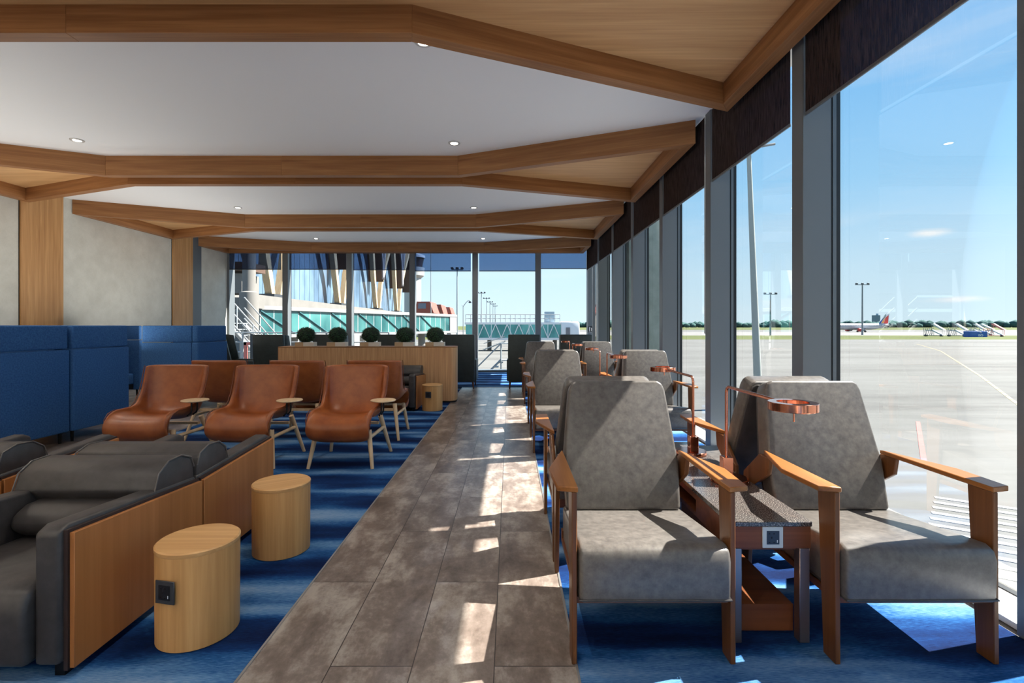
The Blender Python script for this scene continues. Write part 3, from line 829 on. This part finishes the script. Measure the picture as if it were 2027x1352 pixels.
# hatched crossing: countable white bars
a0 = Vector(gp(1850, 985)); a1 = Vector(gp(1832, 1070)); dirv = (Vector(gp(2010, 1008)) - a0).normalized()
for k in range(11):
    p = a0.lerp(a1, k/10*1.35)
    q = p + dirv*5.0; n = Vector((-dirv.y, dirv.x))*.075
    o = MB().prism([tuple(p-n), tuple(q-n), tuple(q+n), tuple(p+n)], 'z', GZ-.01, GZ+.012).build('hatch_bar', M['white_paint'])
    tag(o, 'white painted bar of the hatched area on the apron by the right window', 'marking', 'white hatch bars on the apron')
# tree belt
s = MB(); rnd = random.Random(11)
for k in range(420):
    x = rnd.uniform(150, 1650); r = rnd.uniform(5, 10)
    if 425 < x < 620: r *= .75
    s.ball((x, 1200+rnd.uniform(-25,25), GZ+r*.6+rnd.uniform(0,3)), r, 1, (rnd.uniform(1.1,2.0),1,rnd.uniform(.8,1.25)))
tag(s.build('tree_belt', M['tree'], ang=180), 'dark green belt of trees along the horizon beyond the airfield', 'trees', kind='stuff')
# distant tower block
t = thing('office_tower', 'blue grey tower block on the horizon left of the aircraft tail', 'building', ((1734-1009)*1500/F, 1500, GZ))
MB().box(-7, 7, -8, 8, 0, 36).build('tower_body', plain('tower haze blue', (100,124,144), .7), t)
MB().box(2, 5, -3, 3, 36, 41).build('roof_unit', plain('tower roof grey', (132,156,172), .7), t)

# aircraft
Yp = 312.0
def px2x(px, y): return (px-1009)*y/F
t = thing('airliner', 'white airliner with a blue, yellow and red tail parked across the airfield', 'aircraft', (px2x(1700, Yp), Yp, GZ))
white = plain('aircraft white', (170,172,176), .4)
Rx = Matrix.Rotation(R(90), 4, 'Y')
prof = [(.05,-18.5),(.7,-18.1),(1.3,-17.2),(1.75,-15.8),(1.98,-13.5),(1.98,7.5),(1.85,10.5),(1.45,14),(.95,17),(.4,19.0),(.1,19.4)]
fus = MB()
rings = []
for r, x in prof:
    zc = 3.5 + (max(0, x-7.5)*.085)
    rings.append([(x, r*math.cos(2*PI*k/24), zc+r*math.sin(2*PI*k/24)) for k in range(24)])
fus.loft(rings).build('fuselage', white, t)
s = MB()
for k in range(26): s.box(-13+k*1.02, -12.72+k*1.02, -1.99, -1.9, 3.95, 4.35)
s.build('cabin_windows', plain('cabin window grey', (90,96,110), .3), t)
fin = [(12.6,5.2),(17.2,11.6),(19.2,11.6),(18.6,5.2)]
MB().prism(fin, 'y', -.18, .18).build('tail_fin', plain('tail pale', (206,214,216), .5), t)
def fp(pts, c, nm):
    MB().prism(pts, 'y', -.2, .2).build('tail_marking', plain(nm, c, .5), t)
fp([(12.6,5.2),(15.1,8.8),(13.6,5.2)], (40,60,150), 'tail blue')
fp([(15.1,8.75),(16.9,11.2),(17.2,10.4),(14.6,7.0),(13.9,6.0)], (40,84,88), 'tail green')
fp([(13.9,5.6),(16.6,9.4),(15.4,5.6)], (232,150,60), 'tail yellow')
fp([(15.5,5.4),(16.7,9.2),(18.4,10.6),(18.7,10.6),(18.3,5.4)], (206,62,52), 'tail red')
MB().prism([(14.5,-.3),(17.4,-5.8),(19,-5.8),(18.3,-.3)], 'z', 4.6, 4.8).build('tailplane', white, t)
MB().prism([(14.5,.3),(17.4,5.8),(19,5.8),(18.3,.3)], 'z', 4.6, 4.8).build('tailplane', white, t)
MB().prism([(-4,-1.6),(4.6,-16.5),(6.2,-16.5),(3.4,-1.6)], 'z', 2.5, 2.8).build('wing', white, t)
MB().prism([(-4,1.6),(4.6,16.5),(6.2,16.5),(3.4,1.6)], 'z', 2.5, 2.8).build('wing', white, t)
for yy in (-5.7, 5.7):
    e = MB(); e.loft([[(x, yy+r*math.cos(2*PI*k/20), 1.55+r*math.sin(2*PI*k/20)) for k in range(20)] for x, r in ((-4.2,.95),(-3.6,1.1),(-2.4,1.12),(-.4,.75))])
    e = e.build('engine', white, t)
    c = MB(); c.loft([[(x, yy+r*math.cos(2*PI*k/20), 1.55+r*math.sin(2*PI*k/20)) for k in range(20)] for x, r in ((-4.3,.98),(-3.6,1.14),(-2.7,1.15))])
    c.build('engine_cowl', plain('cowl red', (196,60,52), .4), e)
for x, y in ((1.6,-3.4),(1.6,3.4),(-13.5,0)):
    s = MB(); s.bar((x,y,.5),(x,y,2.4),.15); s.bar((x,y-.35,.55),(x,y+.35,.55),.55,None,16); s.build('landing_gear', M['black'], t)

# light masts and lamp posts
M['mast'] = plain('mast grey', (120,128,132), .6)
def mast(label, px, Y, top_py, r, heads=True, name='floodlight_mast'):
    t = thing(name, label, 'light mast', (px2x(px, Y), Y, GZ))
    zt = H+(645-top_py)*Y/F-GZ
    MB().bar((0,0,0), (0,0,zt), r, r*.6, 10).build('pole', M['mast'], t)
    if heads:
        MB().box(-r*7, r*7, -r, r, zt-.25, zt).build('crossbar', M['mast'], t)
        for sx in (-6.0, 0, 6.0):
            MB().box(sx*r-.45, sx*r+.45, -.3, .3, zt, zt+.6).bevel(.05,1).build('floodlight', M['graphite'], t)
    return t
mast('tall floodlight mast in front of the airliner', 1707, 217, 563, .42)
mast('floodlight mast seen through the second side window', 1525, 205, 582, .38)
mast('floodlight mast beside the control tower with its head behind the blind', 905, 146, 533, .24)
mast('thin pole crossing the view right of the control tower', 853, 105, 470, .10, False)
for k, (px, py, Y) in enumerate(((953,580,256),(963,591,305),(970,598,350),(976,602,390),(980,606,430))):
    mast(['nearest of the row of masts above the boarding bridge', 'second mast in the row above the boarding bridge', 'third mast in the row above the boarding bridge', 'fourth mast in the row above the boarding bridge', 'farthest mast in the row above the boarding bridge'][k], px, Y, py, .28)
t = thing('lamp_post', 'grey tapered lamp post leaning slightly outside the third side window', 'light mast', (px2x(1497, 24), 24, GZ))
MB().bar((.12,0,0), (-.36,0,12.3), .19, .10, 16).build('pole', plain('weathered concrete post', (150,156,152), .8), t)
MB().tube([(-.36,0,12.2),(-.2,0,12.6),(.9,0,12.8)], .06, 8).build('lamp_arm', M['mast'], t)
t = thing('street_lamp', 'small street lamp with curved arms beyond the boarding bridge', 'light mast', (px2x(917, 92), 92, GZ))
zt = H+50*92/F-GZ
s = MB(); s.bar((0,0,0),(0,0,zt-1.1),.09,.07); s.tube([(0,0,zt-1.1),(.5,0,zt-.4),(.9,0,zt),(1.3,0,zt)],.06); s.tube([(0,0,zt-1.1),(-.3,0,zt-.8)],.05)
s.build('pole', M['mast'], t)
MB().box(1.0, 1.5, -.15, .15, zt-.45, zt-.12).bevel(.04,1).build('lamp_head', M['graphite'], t)

# passenger boarding stairs parked on the grass
M['stair_white'] = plain('boarding stair white', (196,200,200), .5)
M['stair_red'] = plain('boarding stair red', (206,120,112), .5)
def boarding_stairs(label, px0, px1, Y, mat):
    x0, x1 = px2x(px0, Y), px2x(px1, Y); w = (x1-x0)*.82
    t = thing('boarding_stairs', label, 'stairs', (x0, Y, GZ), R(-58), 'mobile boarding stairs on the airfield')
    MB().prism([(w*.34,4.8),(w*.50,4.8),(w*1.02,2.5),(w*.86,2.5)], 'y', -1.0, 1.0).build('canopy', mat, t)
    s = MB()
    for yy in (-.9, .9):
        s.bar((0,yy,.3),(0,yy,3.2),.06); s.bar((w*.42,yy,.3),(w*.42,yy,4.7),.06); s.bar((w*.93,yy,.3),(w*.93,yy,2.6),.06)
        s.bar((0,yy,.4),(w,yy,.4),.10); s.bar((0,yy,3.1),(w*.42,yy,3.1),.06)
        for a in range(4): s.bar((w*.42*a/4,yy,.4 if a % 2 else 3.0),(w*.42*(a+1)/4,yy,3.0 if a % 2 else .4),.05)
    s.build('support_frame', M['stair_red'] if mat is M['stair_red'] else M['mast'], t)
    MB().prism([(w*.1,2.5),(w*.42,2.5),(w*.98,.4),(w*.90,.3),(w*.40,2.1),(w*.1,2.1)], 'y', -.8, .8).build('steps', M['stair_white'], t)
    for xx in (w*.08, w*.85):
        MB().bar((xx,-.95,.35),(xx,.95,.35),.35,None,14).build('wheel', M['black'], t)
boarding_stairs('boarding stairs at the left end of the row on the grass', 1830, 1868, 190, M['stair_white'])
boarding_stairs('second boarding stairs from the left on the grass', 1876, 1912, 188, M['stair_white'])
boarding_stairs('third boarding stairs, just behind the blue container', 1914, 1948, 196, M['stair_white'])
boarding_stairs('fourth boarding stairs, above the right end of the blue container', 1922, 1963, 206, M['stair_white'])
boarding_stairs('reddish boarding stairs at the right end of the row', 1948, 1985, 186, M['stair_red'])
t = thing('shipping_container', 'blue container with white lettering in front of the boarding stairs', 'container', (px2x(1919, 176), 176, GZ))
MB().box(0, 6.4, 0, 2.4, 0, 2.05).bevel(.05,1).build('container_body', plain('container blue', (36,84,160), .6), t)
fc = bpy.data.curves.new('lettering', 'FONT'); fc.body = 'ISO'; fc.size = 1.15; fc.extrude = .02
fo = bpy.data.objects.new('lettering_source', fc); COL.objects.link(fo)
dg = bpy.context.evaluated_depsgraph_get(); me = bpy.data.meshes.new_from_object(fo.evaluated_get(dg)); bpy.data.objects.remove(fo)
me.materials.clear(); me.materials.append(M['white_paint'])
lo = bpy.data.objects.new('lettering', me); COL.objects.link(lo); me.materials.clear(); me.materials.append(plain('lettering white', (240,240,240), .6)); lo.parent = t; lo.location = (3.1, -.03, .2); lo.rotation_euler = (R(90), 0, 0)
MB().tube([(3.6,-.04,1.55),(3.9,-.04,1.75),(4.2,-.04,1.6),(4.0,-.04,1.3)], .07, 6).build('emblem', M['white_paint'], t)

# ------------------------------------------------------------------ outside: terminal building
M['conc'] = mottled('pale concrete', (98,96,92), (112,109,105), .8, .85, 0)
M['conc_grey'] = mottled('grey concrete column', (120,132,124), (146,156,148), 3, .9, .1, 40)
M['timber'] = wood('glulam timber', (158,134,102), (178,158,130), 'z', .6, .3)
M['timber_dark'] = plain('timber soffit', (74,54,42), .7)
M['roof_grey'] = plain('roof louvre grey', (112,110,114), .7)
M['bridge_white'] = plain('bridge white', (126,127,127), .6)
M['bridge_shade_lifted'] = plain('bridge white lifted from shade', (214,216,218), .6)  # bridge white lightened to make up for shade on the camera-facing side
M['railing'] = plain('galvanised railing', (146,150,152), .45, .3)
def curtain(name, c0, c1, cw, gap=1.2, frame=(40,56,70), axis='y'):
    m, nt, b = newmat(name)
    tc = N(nt, 'ShaderNodeTexCoord'); sp = N(nt, 'ShaderNodeSeparateXYZ'); nt.links.new(tc.outputs['Object'], sp.inputs[0])
    k = mathn(nt, 'FRACT', mathn(nt, 'DIVIDE', sp.outputs['xyz'.index(axis)], gap))
    line = mathn(nt, 'LESS_THAN', k, cw)
    col = ramp(nt, noise(nt, coords(nt, (.25,.25,.12)), 1.5, 3), [(.35, c0), (.65, c1)])
    mx = N(nt, 'ShaderNodeMix', data_type='RGBA'); nt.links.new(line, mx.inputs[0]); nt.links.new(col, mx.inputs[6]); mx.inputs[7].default_value = (*lin(frame), 1)
    nt.links.new(mx.outputs[2], b.inputs['Base Color']); b.inputs['Roughness'].default_value = .15; b.inputs['Specular IOR Level'].default_value = .6
    return m
M['curtain'] = curtain('terminal curtain wall', (62,84,106), (96,118,138), .08, 1.3)
M['green_glass'] = curtain('green bridge glass', (12,60,64), (70,120,118), .07, 1.15, (140,144,144), 'x')
T = thing('terminal_building', 'airport terminal with timber struts and a blue glass facade beyond the far windows', 'building', (-21.5, 0, 0))
MB().box(-1.0, -.6, 36, 102, 4.0, 15).build('glass_facade', M['curtain'], T)
MB().box(-3, 1.2, 36, 108, 2.9, 3.9).build('deck_slab', M['conc'], T)
MB().box(-1.2, -.5, 45, 104, GZ, 2.9).build('lower_wall', mottled('lower wall grey', (150,152,152), (176,178,178), .4, .8, 0), T)
MB().box(-14, -2, 102, 108, GZ, 14).build('end_wall', plain('end wall blue white', (120,136,156), .6), T)
bays = [27, 44, 61, 78, 92, 104]
for k, y in enumerate(bays[1:-1]):
    for sy in (-1, 1):
        MB().loft([[(x*1.0+dx, y+sy*yy+dy*q, z) for dx, dy in ((-.3,-.45),(.3,-.45),(.3,.45),(-.3,.45))] for x, yy, z, q in ((.6,.7,3.9,.7),(.6,2.0,8,.9),(.9,4.0,12,1.1),(1.3,7.0,16.5,1.3))]).build('timber_strut', M['timber'], T)
    MB().box(-.2, 1.2, y-1.3, y+1.3, 3.9, 4.15).build('strut_base', M['graphite'], T)
for k in range(1, len(bays)-1):
    y0, y1 = bays[k], bays[k+1]; c = (y0+y1)/2; r = (y1-y0)/2
    out = [(c-r*math.cos(PI*i/14), 9.2+8.5*math.sin(PI*i/14)**.8) for i in range(15)]
    inn = [(c-(r-.5)*math.cos(PI*i/14), 8.7+8.3*math.sin(PI*i/14)**.8) for i in range(15)]
    MB().prism(out+inn[::-1], 'x', -4, 1.7).build('roof_arch', M['roof_grey'], T, ang=20)
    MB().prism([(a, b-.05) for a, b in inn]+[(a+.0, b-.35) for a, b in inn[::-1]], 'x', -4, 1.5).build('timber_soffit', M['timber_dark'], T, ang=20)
for y, r in ((36.5, .42), (38.2, .42), (52.5,.42), (54,.42), (70,.42)):
    MB().lathe([(r,GZ),(r,2.9)], 24, (.7, y, 0)).build('column', M['conc'], T)
# big round columns and concrete beams at the left end
t = thing('concrete_column', 'thick round concrete column beside the metal stair outside', 'column', (px2x(493, 27.5), 27.5, GZ))
MB().lathe([(.49,0),(.49,H+66*27.5/F-GZ),(.34,H+68*27.5/F-GZ),(.34,8.8)], 32).build('shaft', M['conc'], t)
t = thing('terminal_deck', 'white concrete deck beams above the round column at the left window edge', 'building', (px2x(470, 30), 30, 0))
MB().box(-6, .8, -1, 1.0, 3.3, 4.45).build('deck_beam', M['conc'], t); MB().box(-6, 1.1, -1, 1.1, 2.45, 3.05).build('deck_beam', M['conc'], t)
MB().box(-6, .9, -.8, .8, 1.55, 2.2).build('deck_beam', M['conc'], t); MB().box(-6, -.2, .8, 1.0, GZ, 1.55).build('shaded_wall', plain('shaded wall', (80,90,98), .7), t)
MB().box(-6, 1.3, -1.3, .8, 4.6, 5.1).build('timber_edge', M['timber_dark'], t)

# metal stair with railings
t = thing('metal_stair', 'galvanised outdoor stair with sloping handrails left of the planter', 'stairs', (0, 0, 0))
s = MB(); P0 = Vector((px2x(452, 20), 20, 2.55)); P1 = Vector((px2x(556, 22), 22, .05))
for off in (0, -.45, -.9): s.bar(P0+Vector((0,0,off)), P1+Vector((0,0,off)), .028)
for off in (0, -.45, -.9): s.bar(P0+Vector((0,1.2,off+.05)), P1+Vector((0,1.2,off+.05)), .028)
for k in (.15, .45, .75, 1.0):
    p = P0.lerp(P1, k); s.bar(p, p-Vector((0,0,1.1)), .03)
s.build('handrail', M['railing'], t)
s = MB()
for k in range(11):
    p = P0.lerp(P1, k/10)-Vector((0,0,1.05)); s.box(p.x-.15, p.x+.15, p.y, p.y+1.2, p.z-.03, p.z)
s.build('treads', M['railing'], t)
s = MB()
for yy in (0, 1.2): s.bar(P0+Vector((0,yy,-1.12)), P1+Vector((0,yy,-1.12)), .09)
for k in (.1, .55, .98):
    p = P0.lerp(P1, k); s.bar((p.x,p.y+.6,p.z-1.1),(p.x,p.y+.6,GZ),.06)
s.build('stair_frame', M['railing'], t)
t = thing('guard_railing', 'white horizontal guard railing outside behind the left green armchair', 'railing', (0, 0, 0))
s = MB()
xa, xb = px2x(440, 19), px2x(770, 19)
for z in (1.12, .75, .38, .02): s.bar((xa,19,z),(xb,19,z),.026)
s.build('rail', M['railing'], t)
s = MB(); k = 0
for k in range(9):
    x = xa+(xb-xa)*k/8; MB().bar((x,19,1.12),(x,19,GZ),.035).build('post', M['railing'], t)
t = thing('platform_deck', 'pale platform behind the guard railing outside', 'platform', (0, 0, 0))
MB().box(xa, xb, 24.2, 27.5, -.14, 0).build('deck', M['conc'], t)
for x in (xa+.5, (xa+xb)/2, xb-.5): MB().bar((x,25.8,GZ),(x,25.8,-.14),.12).build('deck_leg', M['railing'], t)
t = thing('barrier_frame', 'red and grey safety barrier standing behind the metal stair', 'barrier', (px2x(489, 17.5), 17.5, GZ))
s = MB(); s.box(-.09,.0,-.05,.05,0,3.4); s.box(-.09,.9,-.05,.05,3.3,3.4); s.box(.3,.38,-.05,.05,0,3.4); s.box(-.09,.4,-.05,.05,1.6,1.7); s.build('barrier_post', plain('barrier red', (206,110,100), .5), t)
MB().box(.14, .24, -.06, .06, 0, 3.7).build('bollard', M['graphite'], t)

# boarding bridges
def bridge(name, label, p0, p1, z0, z1, w, end=True):
    d = Vector((p1[0]-p0[0], p1[1]-p0[1])); L = d.length; a = math.atan2(d.y, d.x)
    t = thing(name, label, 'boarding bridge', (p0[0], p0[1], 0), a)
    return t, L
t, L = bridge('boarding_bridge', 'glazed boarding bridge running from the terminal behind the boxwood balls', (-16.9, 33.5), (-6.6, 61), 0, 0, 3)
MB().box(0, L, -.15, 2.4, 2.45, 2.75).bevel(.04,1).build('roof', M['bridge_white'], t)
MB().box(0, L, -.12, 2.35, .55, .78).build('floor_slab', M['bridge_white'], t)
MB().box(0, L-1.8, 0, 2.25, .78, 2.45).build('glazed_wall', M['green_glass'], t)
MB().box(L-1.8, L, -.1, 2.35, .5, 2.5).build('end_block', M['bridge_white'], t)
brace = plain('brace teal grey', (40,84,90), .5)
k = 0
while k*3.5+3.5 < L-1.8:
    MB().bar((k*3.5,-.05,2.4),(k*3.5+3.1,-.05,.82),.06).build('brace', brace, t); k += 1
for x in (4, 14, 23): MB().lathe([(.4,GZ),(.4,.55)], 16, (x,1.1,0)).build('pillar', M['conc'], t)
Yb = 79.0
def bx(px): return px2x(px, Yb)
t = thing('boarding_bridge', 'second boarding bridge with white zigzag trusses and a cab at its right end', 'boarding bridge', (0, Yb, 0))
zt, zb_ = H+7*Yb/F, H-28*Yb/F
MB().box(bx(922), bx(1112), -.1, 3, zb_+.35, zt-.35).build('glazed_wall', curtain('green bridge glass plain', (30,116,118), (92,172,168), .05, 3.0, (180,204,204), 'x'), t)
MB().box(bx(920), bx(1114), -.2, 3.1, zt-.35, zt).build('roof', M['bridge_shade_lifted'], t)
MB().box(bx(920), bx(1114), -.2, 3.1, zb_, zb_+.35).build('floor_slab', M['bridge_shade_lifted'], t)
s = MB(); xs = [935+k*11.5 for k in range(16)]
for k in range(len(xs)-1):
    s.bar((bx(xs[k]),-.22,zb_+.3 if k % 2 else zt-.3),(bx(xs[k+1]),-.22,zt-.3 if k % 2 else zb_+.3),.07,None,6)
s.build('truss', M['bridge_shade_lifted'], t)
s = MB(); zr = zt+1.25
for z in (zt+.6, zr): s.bar((bx(922),-.1,z),(bx(1108),-.1,z),.05,None,6); s.bar((bx(922),2.9,z),(bx(1108),2.9,z),.05,None,6)
for k in range(20): s.bar((bx(922+k*9.8),-.1,zt),(bx(922+k*9.8),-.1,zr),.04,None,6)
s.build('roof_railing', M['railing'], t)
MB().box(bx(1079), bx(1098), .5, 2.2, zt, zt+1.7).build('roof_unit', plain('roof unit slats', (140,160,172), .6), t)
MB().box(bx(1110), bx(1146), -.8, 3.6, zb_+.1, H+8*Yb/F).bevel(.2,2).build('cab', M['bridge_shade_lifted'], t)
MB().box(bx(1119), bx(1127), -.9, -.75, zb_+.4, zb_+2.0).build('cab_door', M['roof_grey'], t)
for px in (968, 1010, 1100): MB().bar((bx(px),1.5,GZ),(bx(px),1.5,zb_),.35,None,12).build('pillar', M['conc'], t)
s = MB()
for yy in (-1.2, -.2):
    s.bar((bx(958),yy,GZ+.2),(bx(1000),yy,zb_-.2),.09); s.bar((bx(958),yy,GZ+1.2),(bx(1000),yy,zb_+.6),.05)
for k in range(9):
    q = k/8; s.box(bx(958+42*q)-.15, bx(958+42*q)+.15, -1.2, -.2, GZ+.25+(zb_-.4-GZ)*q, GZ+.31+(zb_-.4-GZ)*q)
s.build('service_stair', M['mast'], t)
# small platform steps near the window
t = thing('step_platform', 'small metal step platform on the apron seen between the green armchairs', 'stairs', (px2x(985, 30), 30, GZ))
s = MB()
for yy in (0, .9):
    s.bar((-1.6,yy,.1),(.2,yy,1.9),.05); s.bar((-1.6,yy,1.1),(.2,yy,2.9),.035); s.bar((.2,yy,0),(.2,yy,2.9),.04); s.bar((1.1,yy,0),(1.1,yy,2.9),.04); s.bar((.2,yy,2.9),(1.1,yy,2.9),.035)
s.build('frame', M['mast'], t)
s = MB()
for k in range(7): s.box(-1.6+k*.27, -1.3+k*.27, 0, .9, .1+k*.27, .14+k*.27)
s.box(.2, 1.1, 0, .9, 1.85, 1.92); s.build('treads', M['railing'], t)

# control tower, houses
t = thing('control_tower', 'white control tower with dark glazed cab behind the far blind', 'building', (px2x(817, 220), 220, GZ))
def zz(py): return H+(645-py)*220/F-GZ
MB().lathe([(3.7,0),(3.7,zz(551)),(5.0,zz(546)),(5.2,zz(530)),(.1,zz(529))], 32).build('shaft', plain('tower white', (150,152,154), .6), t)
MB().lathe([(4.2,zz(530)),(4.4,zz(524)),(5.1,zz(510)),(.1,zz(510))], 32).build('glazed_cab', plain('tower cab glass', (50,44,52), .2), t)
MB().lathe([(5.4,zz(511)),(5.4,zz(506)),(3,zz(502)),(.1,zz(501))], 32).build('cab_roof', plain('tower roof', (160,164,172), .6), t)
for k, (p0, p1, pt, Y, lb) in enumerate(((826, 856, 597, 175, 'nearest house with a red roof beside the control tower'), (856, 876, 603, 205, 'middle house with a red roof beyond the boarding bridge'), (874, 893, 608, 230, 'farthest small house with a red roof beyond the boarding bridge'))):
    w = px2x(p1, Y)-px2x(p0, Y); zt = H+(645-pt)*Y/F-GZ
    t = thing('red_roof_house', lb, 'building', (px2x(p0, Y), Y, GZ))
    MB().box(0, w, 0, 14, 0, zt*.70).build('wall', plain('house white', (150,144,138), .7), t)
    MB().prism([(-.8,zt*.68),(w+.6,zt*.68),(w*.85,zt),(0,zt)], 'y', -.8, 14).build('roof', plain('roof red', (140,66,56), .7), t)
    MB().prism([(w*.08,zt*.80),(w*.6,zt*.80),(w*.6,zt*.95),(w*.1,zt*.95)], 'y', -.9, -.8).build('solar_panel', plain('solar panel', (96,104,124), .4), t)
# columns right outside the side glazing
t = thing('concrete_column', 'grey concrete column close outside the side windows', 'column', (3.0, 11.35, GZ))
MB().box(-.36, .36, -.36, .36, 0, 8.5).bevel(.03,2).build('shaft', M['conc_grey'], t)
t = thing('concrete_column', 'white column beyond the last side window next to the corner post', 'column', (3.42, 18.6, GZ))
MB().lathe([(.34,0),(.34,8.0)], 32).build('shaft', M['conc'], t)

# ------------------------------------------------------------------ sky and sun
w = bpy.data.worlds.new('sky'); sc.world = w; w.use_nodes = True; nt = w.node_tree; nt.nodes.clear()
o = N(nt, 'ShaderNodeOutputWorld'); bg = N(nt, 'ShaderNodeBackground'); nt.links.new(bg.outputs[0], o.inputs[0])
tc = N(nt, 'ShaderNodeTexCoord'); sp = N(nt, 'ShaderNodeSeparateXYZ'); nt.links.new(tc.outputs['Generated'], sp.inputs[0])
sky = ramp(nt, sp.outputs[2], [(0, (216,238,250)), (.10, (202,232,251)), (.24, (160,213,252)), (.42, (128,194,250)), (1, (96,156,228))])
az = mathn(nt, 'ARCTAN2', sp.outputs[0], sp.outputs[1])
cl_total = None
nz = noise(nt, coords(nt, (14,14,46), 'Generated'), 1, 6, .62)
for px, py, sx, sy, amp in ((1840,462,55,11,1.0),(1775,492,40,6,.35),(1890,592,85,9,1.0),(1800,556,60,10,.35),(1080,560,70,14,.25),(985,575,40,6,.3),(1520,600,30,22,.35)):
    A = math.atan2(px-1009, F); D = math.hypot(F, px-1009); E = (645-py)/math.hypot(D, 645-py)
    da = mathn(nt, 'DIVIDE', mathn(nt, 'SUBTRACT', az, A), sx/D*(F/D)*.7 if False else sx*F/(D*D)); de = mathn(nt, 'DIVIDE', mathn(nt, 'SUBTRACT', sp.outputs[2], E), sy/D)
    q = mathn(nt, 'ADD', mathn(nt, 'MULTIPLY', da, da), mathn(nt, 'MULTIPLY', de, de))
    g = mathn(nt, 'MULTIPLY', mathn(nt, 'POWER', 2.718, mathn(nt, 'MULTIPLY', q, -1)), amp)
    cl_total = g if cl_total is None else mathn(nt, 'ADD', cl_total, g)
thr = mathn(nt, 'MULTIPLY', mathn(nt, 'SUBTRACT', mathn(nt, 'ADD', mathn(nt, 'MULTIPLY', cl_total, .55), nz), .72), 3.2, False)
hz = noise(nt, coords(nt, (2.5,2.5,16), 'Generated'), 1, 4, .6)
fac = mathn(nt, 'MAXIMUM', mathn(nt, 'MULTIPLY', mathn(nt, 'MULTIPLY', thr, cl_total), .9, True), mathn(nt, 'MULTIPLY', mathn(nt, 'SUBTRACT', hz, .52), .9), True)
mx = N(nt, 'ShaderNodeMix', data_type='RGBA'); mx.clamp_factor = True
nt.links.new(fac, mx.inputs[0]); nt.links.new(sky, mx.inputs[6]); mx.inputs[7].default_value = (*lin((244,248,252)), 1)
nt.links.new(mx.outputs[2], bg.inputs[0]); bg.inputs[1].default_value = SKY
sun = bpy.data.lights.new('sun', 'SUN'); sun.energy = SUN; sun.angle = R(.53); sun.color = (1,.95,.88)
so = bpy.data.objects.new('sun', sun); COL.objects.link(so)
el = R(49.5); dv = Vector((math.cos(el)*math.cos(R(13)), math.cos(el)*math.sin(R(13)), math.sin(el)))
so.rotation_euler = dv.to_track_quat('Z', 'Y').to_euler()

sc.view_settings.view_transform = 'Standard'; sc.view_settings.look = 'None'
sc.view_settings.exposure = EXPO; sc.view_settings.gamma = 1; sc.view_settings.use_curve_mapping = False
cy_ = sc.cycles
cy_.max_bounces = 10; cy_.diffuse_bounces = 5; cy_.glossy_bounces = 4; cy_.transparent_max_bounces = 24; cy_.sample_clamp_indirect = 6
cy_.use_denoising = True
